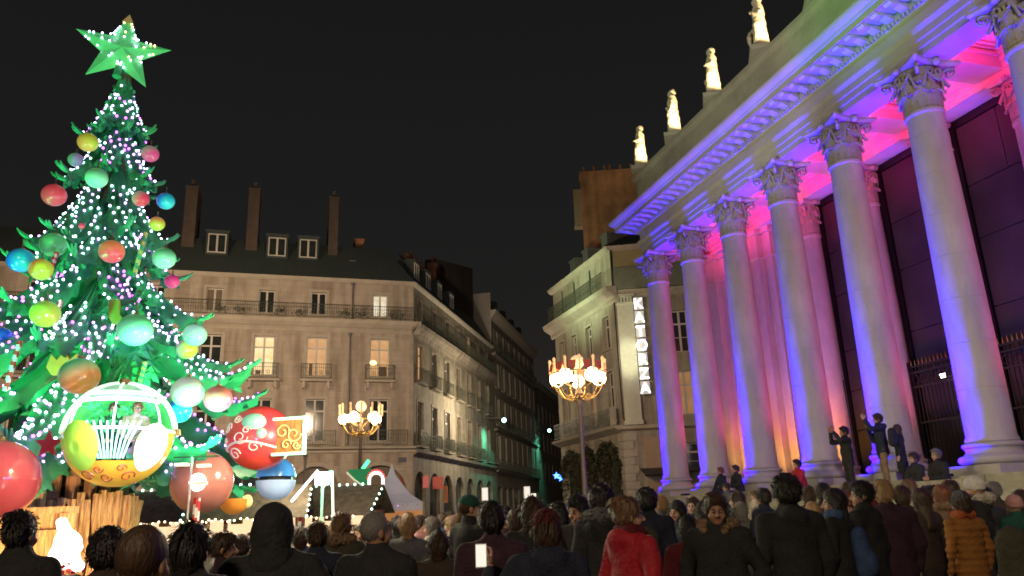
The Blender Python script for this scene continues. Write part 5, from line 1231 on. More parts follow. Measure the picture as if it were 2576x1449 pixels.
def person_mesh(name, mats, coat='jacket', arms=('down', 'down'), wide=1.0, pose='stand', hd='m', turn=0, tilt=0, h=.0125, wr=.0042, seed=0, hood=False, lo=False, collar=True, hands=True):
    s = Sdf(); w = wide
    if pose == 'stand':
        kn = .0; cl = 'coat' == coat
        for q in (-1, 1):
            s.cone((q*.095, 0, .90), (q*.10, .015, .50), .092*w, .062, 1, .03); s.cone((q*.10, .015, .50), (q*.105, -.01, .09), .062, .047, 1, .02)
            s.cone((q*.107, -.03, .045), (q*.115, .13, .035), .045, .036, 3, .015)
        s.cone((0, 0, .92), (0, 0, 1.0), .155*w, .150*w, 1, .03, .78)
        bz = {'jacket': .88, 'coat': .55, 'puffer': .86, 'short': .96}[coat]
        s.cone((0, -.005, bz), (0, 0, 1.12), .185*w if bz > .6 else .20*w, .172*w, 0, .03, .76)
        s.cone((0, 0, 1.10), (0, 0, 1.30), .170*w, .180*w, 0, .05, .72)
        s.cone((-.115*w, -.005, 1.38), (.115*w, -.005, 1.38), .095, .095, 0, .07, .95)
        s.cone((0, -.01, 1.36), (0, -.005, 1.47), .12, .072, 0, .06, .95)
        S0 = 1.405; hz = 1.475
    else:   # sitting on a step: hips at .45 above feet
        for q in (-1, 1):
            s.cone((q*.10, 0, .50), (q*.15, .42, .52), .088, .066, 1, .03); s.cone((q*.15, .42, .52), (q*.13, .40, .09), .062, .046, 1, .02); s.cone((q*.13, .38, .045), (q*.14, .54, .035), .045, .036, 3, .015)
        s.cone((0, -.01, .46), (0, .03, .72), .165*w, .165*w, 0, .03, .8); s.cone((0, .03, .72), (0, .08, .92), .165*w, .175*w, 0, .05, .75)
        s.cone((-.115*w, .09, .98), (.115*w, .09, .98), .092, .092, 0, .07, .95); s.cone((0, .09, .96), (0, .10, 1.06), .11, .07, 0, .05)
        S0 = 1.0; hz = 1.075
    if collar: s.cone((0, .0 if pose == 'stand' else .10, hz-.015), (0, -.004 if pose == 'stand' else .105, hz+.03), .082, .076, 0, .02, .98)
    if hood: s.ell((0, -.10 if pose == 'stand' else 0, hz-.03), (.115, .075, .085), 0, .04)
    parts = []; dz = 0 if pose == 'stand' else -.40; dy = 0 if pose == 'stand' else .10
    for q, an in zip((-1, 1), arms):
        e_, wr_ = ARMS[an]; sh = Vector((q*.185*w, -.005+dy, S0)); el = Vector((q*e_[0]*w, e_[1]+dy, e_[2]+dz)); wv = Vector((q*wr_[0], wr_[1]+dy, wr_[2]+dz))
        s.cone(sh, el, .073, .060, 0, .035); s.cone(el, wv, .058, .044, 0, .02)
        if hands and an not in ('pocket',):
            d = (wv-el).normalized(); z = -d; y = Vector((0, 1, .15)) if an == 'down' else Vector((0, .3, 1)); 
            if an in ('phone', 'high', 'eat', 'side'): z = -Vector((q*-.2, .25, .95)).normalized()*1; y = Vector((0, -1, 0))
            if an in ('front', 'lap'): y = Vector((0, 0, 1))
            x = y.cross(z).normalized(); y = z.cross(x).normalized()
            if q < 0: x = -x
            M4 = Matrix((x, y, z)).transposed().to_4x4()
            if M4.determinant() < 0: x = -x; M4 = Matrix((x, y, z)).transposed().to_4x4()
            M4.translation = wv+d*.035
            if not lo: parts.append(place_part(HANDS[an in ('phone', 'high', 'eat', 'front', 'side')], M4))
            else: s.ell(wv+d*.07, (.03, .035, .045), 2, .02)
    if not parts and lo: pass
    body = s.build(h, wr*1.7, seed, .012 if coat == 'puffer' else 0)
    hp = HEADLO if lo else (HEADW if hd == 'f' else HEAD)
    HM = Matrix.Translation((0, -.005+dy, hz)) @ Matrix.Rotation(R_(turn), 4, 'Z') @ Matrix.Rotation(R_(tilt), 4, 'X')
    parts.append(place_part(hp, HM)); me = to_mesh(name, [body]+parts, mats); return me, HM
def hair_mesh(kind, h=.011, seed=0):
    s = Sdf()
    if kind in ('short', 'crop', 'curly', 'bun', 'long', 'bob'):
        g_ = {'short': .013, 'crop': .005, 'curly': .026, 'bun': .010, 'long': .014, 'bob': .014}[kind]
        s.ell((0, -.018, .175), (.080+g_, .096+g_, .100+g_), 0, .02)
        if kind == 'short': s.ell((0, .04, .235), (.06, .06, .035), 0, .03)
        if kind == 'bun': s.ell((0, -.105, .235), (.045, .045, .042), 0, .02)
        if kind == 'long':
            s.cone((0, -.065, .14), (0, -.115, -.16), .085, .070, 0, .04, .55); s.cone((.07, -.02, .12), (.088, -.01, -.10), .032, .026, 0, .04); s.cone((-.07, -.02, .12), (-.088, -.01, -.10), .032, .026, 0, .04)
        if kind == 'bob': s.cone((0, -.045, .13), (0, -.045, .035), .092, .066, 0, .03, .85)
        if kind != 'crop': s.cut((0, .105, .095), (.075, .095, .088), .018)
        else: s.cut((0, .115, .11), (.085, .10, .10), .01)
        s.cut((0, .02, .02), (.075, .085, .085), .02) if kind in ('short', 'crop', 'curly', 'bun') else None
    elif kind == 'beanie':
        s.ell((0, -.012, .200), (.096, .112, .100), 0, .02); s.cone((0, -.012, .160), (0, -.012, .185), .100, .100, 0, .01, 1.12); s.cut((0, 0, .06), (.13, .16, .085), .01)
    elif kind == 'pompom':
        s.ell((0, -.012, .205), (.096, .112, .112), 0, .02); s.ell((0, -.02, .335), (.035, .035, .035), 0, .01); s.cut((0, 0, .06), (.13, .16, .085), .01)
    elif kind == 'cap':
        s.ell((0, -.010, .195), (.090, .106, .085), 0, .01); s.ell((0, .120, .188), (.070, .075, .009), 0, .01); s.cut((0, 0, .08), (.13, .20, .085), .008)
    elif kind == 'hoodup':
        s.ell((0, -.022, .165), (.118, .130, .140), 0, .03); s.cone((0, -.05, .06), (0, -.04, -.03), .110, .135, 0, .05, .8); s.cut((0, .13, .13), (.078, .10, .105), .02)
    elif kind == 'furhood':      # thrown back, lies on the shoulders
        s.cone((-.12, -.03, .02), (0, -.135, .03), .055, .062, 0, .03); s.cone((.12, -.03, .02), (0, -.135, .03), .055, .062, 0, .03); s.cone((.12, -.03, .02), (.085, .085, -.02), .052, .035, 0, .03); s.cone((-.12, -.03, .02), (-.085, .085, -.02), .052, .035, 0, .03)
    elif kind == 'scarf':
        s.cone((-.06, .03, .02), (.06, .03, .015), .062, .062, 0, .03); s.cone((-.06, -.04, .03), (.06, -.04, .03), .062, .062, 0, .03); s.cone((.04, .10, .0), (.06, .13, -.22), .035, .03, 0, .03, .6)
    wr = {'curly': .014, 'furhood': .012, 'beanie': .002, 'cap': 0, 'hoodup': .004, 'scarf': .004, 'crop': .001}.get(kind, .006)
    V, F, M_ = s.build(h, 0, 0)
    fr = {'curly': 60, 'furhood': 90}.get(kind, 45)
    if wr:
        c = np.array([0, -.02, .16]); d = V-c; d /= np.linalg.norm(d, axis=1)[:, None]+1e-6
        nz = np.sin(V[:, 0]*fr+seed)*np.sin(V[:, 1]*fr*.9+1)*np.sin(V[:, 2]*fr*(.35 if kind in ('long', 'short', 'bob') else .9)+seed); V = V+d*nz[:, None]*wr; nz2 = np.sin(V[:, 0]*110+V[:, 2]*14+seed)*np.sin(V[:, 1]*95+2); V = V+d*nz2[:, None]*wr*.35
    if kind in ('short', 'curly', 'bun', 'long', 'bob', 'furhood'):
        rg_ = np.random.RandomState(len(kind)*7+3); C = V[F].mean(1); pick = C[rg_.randint(0, len(C), {'furhood': 500, 'curly': 520}.get(kind, 420))]
        cc = np.array([0, -.02, .15]); vs = []; fs = []
        for p in pick:
            if kind not in ('furhood',) and p[1] > .065 and p[2] < .22: continue
            o_ = p-cc; o_ /= np.linalg.norm(o_)+1e-6; fl = np.array([0, -.25, -1.0])+rg_.normal(0, .28 if kind != 'long' else .10, 3)+(0 if kind not in ('curly', 'furhood') else rg_.normal(0, 1.0, 3)); fl -= o_*(fl@o_); fl /= np.linalg.norm(fl)+1e-6
            L_ = rg_.uniform(.03, .06)*(1.7 if kind in ('long', 'bob') else 1); sd = np.cross(o_, fl)*rg_.uniform(.003, .006); k = len(vs)
            vs += [p-sd-o_*.003, p+sd-o_*.003, p+fl*L_*.5+sd+o_*.009, p+fl*L_*.5-sd+o_*.009, p+fl*L_+o_*.004+sd*.2, p+fl*L_+o_*.004-sd*.2]; fs += [[k, k+1, k+2, k+3], [k+3, k+2, k+4, k+5]]
        F = np.concatenate([F, np.array(fs)+len(V)]); V = np.concatenate([V, np.array(vs)]); M_ = np.zeros(len(F), int)
    return V, F, M_
HAIR = {}
def hair(kind, m):
    k = (kind, m.name)
    if k not in HAIR:
        if kind not in HAIR: HAIR[kind] = hair_mesh(kind)
        HAIR[k] = to_mesh(kind, [HAIR[kind]], [m])
    return HAIR[k]
def cloth(nm, c, rough=.85, **k): return mat('cloth_'+nm, c, rough, var=.22, vscale=9, bump=.7, bscale=38, spec=.3, **k)
_l = Sdf().cone((-.06, 0, 1.72), (.04, 0, 1.50), .05, .12, 0, .04).cone((.04, 0, 1.48), (.0, 0, 1.34), .13, .15, 0, .05).cone((0, 0, 1.35), (-.17, 0, 1.24), .10, .06, 0, .03).cone((.05, 0, 1.36), (.20, 0, 1.22), .10, .07, 0, .03).cone((.10, 0, 1.55), (.17, 0, 1.42), .05, .04, 0, .03)
link('glowing_body', to_mesh('glowing_body', [_l.build(.016, .012, 1.3)], [mat('lantern_glow', (.9, .9, .9), emit=(1, .90, .78), es=5, noemis=False)]), LANT)
C_BLACK = cloth('black', (.026, .026, .025)); C_NAVY = cloth('navy', (.024, .028, .046)); C_CHAR = cloth('charcoal', (.030, .030, .032)); C_BROWN = cloth('brown', (.055, .038, .028)); C_OLIVE = cloth('olive', (.055, .052, .032))
C_RED = cloth('red', (.42, .018, .028), .6); C_BURG = cloth('burgundy', (.10, .010, .014)); C_MUST = cloth('mustard', (.36, .15, .035)); C_GREY = cloth('grey', (.13, .13, .13)); C_CREAM = cloth('cream', (.50, .44, .36)); C_PINK = cloth('pink', (.50, .26, .24)); C_BLUE = cloth('blue', (.05, .09, .20)); C_GREEN = cloth('green', (.02, .09, .06)); C_JEAN = cloth('jeans', (.035, .05, .09)); C_PUR = cloth('plum', (.05, .022, .035)); C_WHITE = cloth('offwhite', (.55, .52, .48)); C_TAN = cloth('tan', (.26, .17, .10)); C_ORG = cloth('rust', (.40, .10, .03))
SK = [mat('skin_fair', (.50, .29, .20), .5, var=.08), mat('skin_warm', (.40, .21, .13), .5, var=.08), mat('skin_deep', (.16, .08, .05), .5, var=.08)]
H_BLK = mat('hair_black', (.016, .013, .010), .5, var=.3, bump=.6, bscale=70, stretch=(1, 1, .2)); H_BRN = mat('hair_brown', (.055, .028, .014), .5, var=.35, bump=.6, bscale=70, stretch=(1, 1, .2)); H_LBR = mat('hair_light_brown', (.17, .095, .045), .5, var=.3, bump=.6, bscale=70, stretch=(1, 1, .2))
H_BLD = mat('hair_blond', (.36, .22, .10), .5, var=.3, bump=.6, bscale=70, stretch=(1, 1, .2)); H_GRY = mat('hair_grey', (.20, .18, .16), .6, var=.3, bump=.6, bscale=70); H_GNG = mat('hair_ginger', (.22, .075, .03), .5, var=.3, bump=.6, bscale=70, stretch=(1, 1, .2))
FUR = mat('tan_fur', (.30, .19, .11), .95, var=.5, vscale=40, bump=1.0, bscale=120); SHOE = mat('dark_shoes', (.02, .02, .02), .5); EYE = mat('eye_dark', (.02, .014, .01), .3); LIP = mat('lips', (.36, .13, .10), .5); BROW = mat('brow_hair', (.14, .08, .05), .7)
_bm = {}
def person(px, py, Y, face, coat, jm, label, hairk=('short', H_BRN), arms=('down', 'down'), skin=0, tm=C_CHAR, turn=0, tilt=0, wide=1.0, hd='m', hood=False, extra=(), lo=False, pose='stand', z0=0.0, loc=None, H=None, group='people in the crowd', seed=None, coat_h=None):
    """face: heading of the chest in degrees, 0 = away from the camera, 180 = towards it, 90 = left"""
    if loc is None and not lo: Y *= 1.0 if Y < 3 else 1.62 if px > 1900 else 1.42 if px > 1740 else 1.28 if px > 1400 else 1.15
    key = (coat, arms, wide, pose, hd, turn, tilt, hood, lo, hairk[0] in ('x',)); mats = [jm, tm, SK[skin], SHOE, EYE, LIP, BROW]
    if key not in _bm:
        sd = len(_bm)*1.7 if seed is None else seed
        _bm[key] = person_mesh('person', mats, coat, arms, wide, pose, hd, turn, tilt, .0125 if not lo else .026, .0045, sd, hood, lo)
    me, HM = _bm[key]
    p = loc if loc is not None else at(px, py, Y)
    if H is None: H = p.z+.0 if pose == 'stand' else 1.3
    sc = (p.z-z0)/1.76 if (pose == 'stand' and H and loc is None) else (H/1.76 if pose == 'stand' else 1)
    sc = sc if coat_h is None else coat_h
    o = thing('person', label, 'person', (p.x, p.y, z0), R_(face), group, me); o.scale = (sc, sc, sc)
    for i, m in enumerate(mats): o.material_slots[i].link = 'OBJECT'; o.material_slots[i].material = m
    for hk, hm in ([hairk] if hairk else [])+list(extra):
        c = link({'furhood': 'fur_hood', 'hoodup': 'hood', 'beanie': 'hat', 'pompom': 'hat', 'cap': 'cap', 'scarf': 'scarf'}.get(hk, 'hair'), hair(hk, hm), o); c.matrix_local = HM if hk not in ('furhood', 'scarf') else Matrix.Translation(HM.translation)
    return o
P = person
# ---- foreground, left to right (backs towards us unless said)
P(62, 1283, 4.3, 8, 'coat', C_BLACK, 'woman with a dark bun and black coat at the far left, seen from behind', ('bun', H_BLK), hd='f', turn=-15)
P(282, 1330, 3.9, 2, 'jacket', C_BROWN, 'person with dark curly hair directly left of the close shaved head', ('curly', H_BLK))
P(372, 1314, 2.75, 5, 'jacket', C_BROWN, 'man with a big close shaved head nearest the camera, fur collar on his coat', ('crop', H_BRN), skin=1, extra=[('furhood', FUR)], wide=1.05, turn=-10)
P(487, 1313, 3.6, -4, 'coat', C_CHAR, 'person with straight dark bob hair right of the close shaved head', ('bob', H_BLK), hd='f')
P(568, 1338, 5.6, -60, 'jacket', C_PUR, 'short person in plum with brown hair and a pale headband', ('short', H_BRN), skin=1, turn=-15)
P(692, 1271, 4.0, 3, 'coat', C_BLACK, 'tall broad figure in a black hooded coat left of centre', ('hoodup', C_BLACK), wide=1.22, arms=('hip', 'hip'))
P(800, 1312, 6.0, 10, 'jacket', C_NAVY, 'person with brown hair and navy jacket between the broad black figure and the fur hood', ('short', H_BRN), skin=1)
P(862, 1288, 6.9, -20, 'jacket', C_OLIVE, 'person in olive jacket with a tan fur hood thrown back', ('short', H_LBR), extra=[('furhood', FUR)])
P(948, 1283, 4.5, -12, 'coat', C_BLACK, 'balding grey man in a dark coat looking right', ('crop', H_GRY), turn=-38, skin=1, wide=1.12)
P(1103, 1333, 5.9, 5, 'jacket', C_BROWN, 'person in a brown coat with round brown hair seen from behind', ('bob', H_BRN), wide=1.1)
P(1182, 1242, 7.2, -45, 'jacket', C_BLACK, 'young man wearing a dark cap, looking right', ('cap', C_GREEN), turn=-25, extra=[('crop', H_BRN)])
P(1236, 1262, 5.0, 4, 'jacket', C_PUR, 'person with black hair in plum left of the burgundy beanie', ('short', H_BLK), arms=('down', 'down'), wide=1.06)
P(1338, 1249, 5.9, -2, 'jacket', C_BLACK, 'person with wavy brown hair behind the burgundy beanie', ('bob', H_BRN), hd='f')
PHP = P(1372, 1283, 4.5, 2, 'jacket', C_NAVY, 'person in a burgundy beanie and navy jacket', ('beanie', C_BURG), wide=1.1, arms=('side', 'down'), hood=True, extra=[('bob', H_BRN)])
P(1457, 1243, 6.0, 160, 'jacket', C_BLACK, 'man with short hair facing us while eating, black jacket', ('short', H_BLK), arms=('eat', 'front'), skin=1, turn=-25, tilt=-12)
P(1512, 1219, 5.6, -20, 'jacket', C_CHAR, 'dark haired person in a charcoal jacket with a grey hood', ('curly', H_BLK), hood=True, extra=[('furhood', C_GREY)])
P(1580, 1247, 4.6, -62, 'coat', C_RED, 'woman in a bright red coat looking right, light brown hair tied back', ('bun', H_LBR), hd='f', turn=-22, arms=('pocket', 'pocket'), wide=1.1, hood=True, extra=[('scarf', C_BURG)])
P(1626, 1229, 7.0, -15, 'jacket', C_NAVY, 'dark haired person in navy right behind the red coat', ('curly', H_BLK))
P(1703, 1257, 8.0, 110, 'jacket', C_NAVY, 'woman with loose dark curly hair facing left in navy', ('long', H_BLK), hd='f', turn=20, tilt=-10)
P(1728, 1296, 5.6, -8, 'jacket', C_BURG, 'person in a dark burgundy jacket with black hair between red coat and fur hood', ('bob', H_BLK))
P(1795, 1238, 4.6, 150, 'jacket', C_BLACK, 'young man facing the camera in a black parka with a fur hood', ('short', H_BRN), skin=1, turn=22, tilt=-6, extra=[('furhood', FUR)], wide=1.12, arms=('pocket', 'pocket'))
P(1972, 1196, 4.2, 6, 'coat', C_BLACK, 'tallest person with bushy black hair in a long black coat, seen from behind', ('curly', H_BLK), wide=1.12, hood=True)
P(2090, 1228, 4.9, 48, 'jacket', C_BLACK, 'woman with dark wavy hair and a grey blue scarf looking left', ('long', H_BLK), hd='f', turn=28, extra=[('scarf', C_BLUE)], wide=1.1)
P(2160, 1209, 5.1, 42, 'jacket', C_BLACK, 'young man with black hair in profile to the left, black jacket', ('short', H_BLK), turn=35, wide=1.08)
P(2217, 1208, 5.3, -6, 'jacket', C_PUR, 'man with short blond hair in a dark plum jacket', ('short', H_BLD), wide=1.15)
P(2308, 1228, 6.0, 15, 'jacket', C_BROWN, 'woman with very long brown hair over a brown coat', ('long', H_BRN), hd='f')
P(2362, 1219, 6.2, 20, 'jacket', C_TAN, 'ginger haired person wrapped in a tan hood', ('long', H_GNG), hd='f', extra=[('furhood', FUR)])
P(2410, 1236, 5.5, 12, 'puffer', C_MUST, 'person in mustard quilted jacket, rust scarf and grey beanie', ('beanie', C_GREY), wide=1.05, extra=[('scarf', C_ORG), ('bob', H_BRN)])
P(2443, 1198, 6.3, 60, 'jacket', C_BLACK, 'person in a pale striped beanie and dark jacket at the right', ('beanie', C_WHITE), extra=[('furhood', C_CREAM)])
P(2545, 1246, 6.2, 10, 'jacket', C_GREEN, 'person in green with a pinkish hat near the right edge', ('beanie', C_PINK), wide=1.0)
P(2590, 1330, 4.2, 10, 'jacket', C_OLIVE, 'figure in olive cut by the right edge', ('short', H_BRN), wide=1.2)
P(2040, 1262, 6.5, -10, 'jacket', C_CREAM, 'blond woman in a pale coat behind the tall black haired person', ('long', H_BLD), hd='f')
P(2120, 1235, 6.6, 100, 'jacket', C_PINK, 'rosy faced person between the scarf wearer and the young man in profile', ('short', H_GNG), turn=10)
# ---- middle ground
rr = random.Random(21)
mid = [(1025, 1292, 9, C_GREY, H_BLD), (1085, 1300, 10, C_CREAM, H_GRY), (1060, 1296, 12, C_PINK, H_BRN), (1135, 1297, 11, C_CREAM, H_BLD), (1120, 1290, 13, C_BLUE, H_BRN), (1155, 1292, 10, C_WHITE, H_LBR), (1210, 1288, 11, C_TAN, H_BRN),
       (1275, 1275, 9.5, C_PUR, H_BLK), (1295, 1280, 8.4, C_BURG, H_BRN), (1312, 1272, 12, C_CREAM, H_BLK), (1400, 1262, 8.5, C_CHAR, H_BLK), (1420, 1268, 11, C_CHAR, H_BRN), (1385, 1268, 14, C_BLACK, H_BLK), (1555, 1262, 9, C_CREAM, H_BRN), (1655, 1262, 10.5, C_BLACK, H_BLK),
       (1740, 1248, 10, C_NAVY, H_BRN), (1860, 1262, 8, C_GREY, H_GRY), (1905, 1275, 9, C_BLACK, H_BLK), (1000, 1298, 13, C_BLACK, H_BLK), (970, 1310, 10, C_TAN, H_BRN), (905, 1318, 11, C_BROWN, H_BRN), (840, 1318, 10, C_CREAM, H_BLD), (760, 1325, 9, C_BLUE, H_BRN), (610, 1345, 8, C_BROWN, H_BRN), (735, 1322, 12, C_CREAM, H_GRY), (535, 1352, 9, C_WHITE, H_BRN), (1045, 1305, 15, C_RED, H_BLK), (1170, 1296, 16, C_BLACK, H_BRN), (1250, 1286, 16, C_GREY, H_BLK), (1340, 1280, 17, C_BLACK, H_BRN), (1440, 1275, 18, C_BROWN, H_BLK), (1530, 1270, 15, C_BLACK, H_BRN), (1690, 1268, 13, C_BROWN, H_BLK), (1610, 1268, 14, C_BLACK, H_BLK), (1850, 1236, 8.6, C_BLACK, H_BRN), (1915, 1228, 8, C_NAVY, H_BLK), (2030, 1222, 8.4, C_BROWN, H_BRN), (2068, 1215, 7.4, C_BLACK, H_BLK), (2128, 1212, 8.2, C_CHAR, H_BRN), (2188, 1218, 7.8, C_BURG, H_GNG), (2262, 1222, 7.2, C_BLACK, H_BRN), (2285, 1205, 8.4, C_CREAM, H_LBR), (2335, 1222, 8.0, C_NAVY, H_BLK), (2385, 1208, 7.6, C_BLACK, H_BRN), (2470, 1225, 7.4, C_CHAR, H_BLK), (2495, 1212, 8.4, C_BROWN, H_GRY), (2562, 1232, 7.8, C_BLACK, H_BRN), (1655, 1245, 9.5, C_GREY, H_BLD), (1765, 1262, 7.6, C_BLACK, H_BLK)]
cn = {C_GREY: 'grey', C_CREAM: 'cream', C_PINK: 'pink', C_BLUE: 'blue', C_WHITE: 'off white', C_TAN: 'tan', C_PUR: 'plum', C_BURG: 'burgundy', C_CHAR: 'charcoal', C_BLACK: 'black', C_NAVY: 'navy', C_BROWN: 'brown', C_RED: 'red'}
hn = {H_BLD: 'blond', H_GRY: 'grey', H_BRN: 'brown', H_BLK: 'black', H_LBR: 'light brown', H_GNG: 'ginger'}
near = ['beside the white tent', 'in front of the street mouth', 'near the left lamp post', 'beyond the phone holder', 'by the market stall', 'below the lit shopfronts', 'near the right lamp post', 'in front of the theatre steps']
def zone(px): return 'near the market stalls on the left' if px < 900 else 'beside the white tent' if px < 1050 else 'in front of the side street' if px < 1340 else 'near the right lamp post' if px < 1560 else 'before the first columns' if px < 1800 else 'before the theatre steps' if px < 2100 else 'before the steps at right'
for i, (px, py, Y, c, hm) in enumerate(mid):
    pl = zone(px)
    lb = f'{hn[hm]} haired person in {cn[c]} coat {pl}'; same = sorted(m_[0] for m_ in mid if m_[3] is c and m_[4] is hm and zone(m_[0]) == pl)
    if len(same) > 1: lb += ', ' + ('leftmost', 'second', 'third', 'fourth', 'fifth', 'sixth')[same.index(px)] + ' such'
    P(px, py, Y*(1.5 if px > 1800 else 1.2 if px > 1600 else 1), rr.choice((0, 20, -30, 70, 150, -110, 180)) if px < 1800 else rr.choice((0, 15, -20, 40, 60)), ('jacket', 'coat')[i % 3 == 0], c, lb, ('short' if i % 2 else 'bob', hm), lo=True, arms=(('down', 'down'), ('pocket', 'pocket'), ('front', 'front'))[i % 3], wide=1.0, group='people in the middle distance')
# ---- far crowd at the street mouth
for i in range(46):
    Y = rr.uniform(17, 40); px = rr.uniform(980, 1700); hgt = rr.uniform(1.55, 1.82); base = at(px, 1300, Y); c = rr.choice((C_BLACK, C_CHAR, C_NAVY, C_BROWN, C_CREAM, C_GREY)); hm = rr.choice((H_BLK, H_BRN))
    if (base-T(0, 0, 0)).dot(TN) > -7: continue
    o = P(0, 0, 0, rr.uniform(0, 360), 'jacket', c, f'{hn[hm]} haired distant person in {cn[c]} in the far crowd, ' + ('near the white tent' if px < 1150 else 'at the street mouth' if px < 1400 else 'by the right lamp post' if px < 1560 else 'near the steps'), ('short', hm), lo=True, arms=(('down', 'down'), ('pocket', 'pocket'))[i % 2], loc=Vector((base.x, base.y, hgt)), H=hgt, group='far crowd before the side street')
# ---- on the theatre steps
GS = 'people on the theatre steps'
def step_z(y): return Z0-.024-max(0, math.floor((-.95-y)/.34)+1)*.16 if y < -.95 else Z0-.02
def on_steps(x, y, face, *a, **k):
    q = T(x, y, 0); z = k.pop('z', step_z(y)); H = k.pop('Hh', 1.74)
    return P(0, 0, 0, math.degrees(TANG)+face, *a, loc=Vector((q.x, q.y, 0)), z0=z, H=H, group=GS, **k)
# local +y of a figure = inwards to the theatre at face 0; 180 = looking out over the square
on_steps(11.75, -1.45, 165, 'jacket', C_BLACK, 'man in black on the steps raising a phone with both hands', ('short', H_BLK), arms=('high', 'high'), skin=1, z=1.72, Hh=1.76)
on_steps(12.72, -1.22, 150, 'jacket', C_NAVY, 'tall man in a dark blue jacket and pale trousers on the steps, arms raised', ('short', H_BRN), arms=('high', 'eat'), tm=C_TAN, skin=0, hood=True, z=1.88, Hh=1.80)
on_steps(13.1, -1.05, 140, 'coat', C_BLACK, 'person in a dark coat just behind the tall man on the steps', ('long', H_BRN), tm=C_BLACK, z=1.92, Hh=1.45, hd='f')
for (x, y, z, jm, hm, lb, tm, ar) in ((5.55, -1.25, 1.53, C_NAVY, H_GNG, 'person in blue sitting between the second and third columns, pale face', C_JEAN, 'lap'), (6.45, -1.25, 1.53, C_BLACK, H_BRN, 'person in black sitting beside the one in blue between the columns', C_BLACK, 'front'),
                             (13.85, -1.30, 1.30, C_CHAR, H_BRN, 'younger person in pale trousers sitting on the steps', C_GREY, 'lap'), (14.55, -1.35, 1.32, C_BLACK, H_GRY, 'older man in a black jacket sitting left of the nearest column', C_BLACK, 'front'),
                             (9.9, -1.5, 1.45, C_RED, H_BLK, 'person in black and red crouching at the foot of the fifth column', C_BLACK, 'lap'), (8.0, -2.6, .95, C_GREY, H_BRN, 'person in grey sitting lower on the steps behind the fur hooded youth', C_CHAR, 'front'), (10.6, -3.4, .65, C_CREAM, H_LBR, 'child in a cream top sitting lower on the steps', C_PINK, 'lap')):
    on_steps(x, y, 175, 'jacket', jm, lb, ('short', hm), arms=(ar, ar), pose='sit', z=z, tm=tm)
for (dx, dy, jm, hm, lb) in ((-.16, .10, C_GREEN, H_BRN, 'rider in green on the left seat of the big glowing gondola'), (.18, .12, C_CREAM, H_GNG, 'rider with reddish hair on the right seat of the big glowing gondola')):
    p = at(300, 1093, 11.4); o = P(0, 0, 0, 200, 'jacket', jm, lb, ('short', hm), arms=('lap', 'lap'), pose='sit', lo=True, loc=Vector((p.x+dx, p.y+dy, 0)), z0=p.z-.50, group='riders in the big gondola'); o.scale = (.72, .72, .72)
# ---- backpacks worn in the crowd
for (nm_, who, m_, lb) in (('backpack', 'person with brown hair and navy jacket', C_GREY, 'grey backpack on the person in navy near the market stalls'), ('backpack', 'dark haired person in navy right behind', C_OLIVE, 'olive backpack on the dark haired person behind the red coat'), ('backpack', 'woman with dark wavy hair and a grey blue scarf', C_BLUE, 'blue grey bag slung on the back of the woman with the scarf')):
    w_ = [o_ for o_ in COL.objects if o_.get('label', '').startswith(who)][0]; pv = w_.matrix_basis @ Vector((0, -.22, 1.02)); V_ = Sdf().cone((0, 0, 0), (0, .02, .26), .135, .115, 0, .05, .62).ell((0, -.07, .04), (.10, .05, .10), 0, .03).build(.018, .004, 2)
    bo_ = thing('backpack', lb, 'backpack', pv, w_.rotation_euler.z, None, to_mesh('backpack', [V_], [m_]))
# ---- phones
q = MB(); q.box(-.037, .037, -.004, .004, -.075, .075); phb = q.mesh('phone', mat('phone_shell', (.6, .58, .52), .4)); q = MB(); q.box(-.033, .033, -.0055, -.0045, -.068, .068); phs = q.mesh('screen', mat('phone_screen_glow', (.9, .9, .9), emit=(1, .92, .80), es=.8))
hp = Matrix.Translation(PHP.location) @ Matrix.Rotation(PHP.rotation_euler.z, 4, 'Z') @ Matrix.Scale(PHP.scale.x, 4) @ Vector((-.455, .16, 1.47))
o = thing('phone', 'upright phone with a pale screen held up by the person in the burgundy beanie', 'phone', hp, R_(0), None, phb); link('screen', phs, o)
for (px, py, Y, rz, lb, s_) in ((1220, 1243, 9.0, 0, 'raised phone glowing white above the crowd by the young man in a cap', 1.0), (1326, 1240, 10, 10, 'phone with an orange screen raised above the crowd near the side street', 1.1)):
    o = thing('phone', lb, 'phone', at(px, py, Y), R_(rz), None, phb); link('screen', phs, o); o.scale = (s_, s_, s_)
# ---- bags
def bag_mesh(w, d, h_, m): 
    s = Sdf(); s.cone((0, 0, 0), (0, 0, h_), w, w*.85, 0, .05, d/w); V, F, M_ = s.build(.02, .004, 2); return to_mesh('bag', [(V, F, M_)], [m])
q = T(12.95, -1.20, 3.05); o = thing('backpack', 'black backpack on the back of the tall man standing on the steps', 'backpack', (q.x-.05, q.y-.35, 2.95), 0, None, bag_mesh(.12, .08, .22, C_BLACK))
o = thing('shoulder_bag', 'large grey green bag at the right edge of the view', 'bag', at(2568, 1442, 4.0), 0, None, bag_mesh(.10, .07, .14, C_OLIVE))

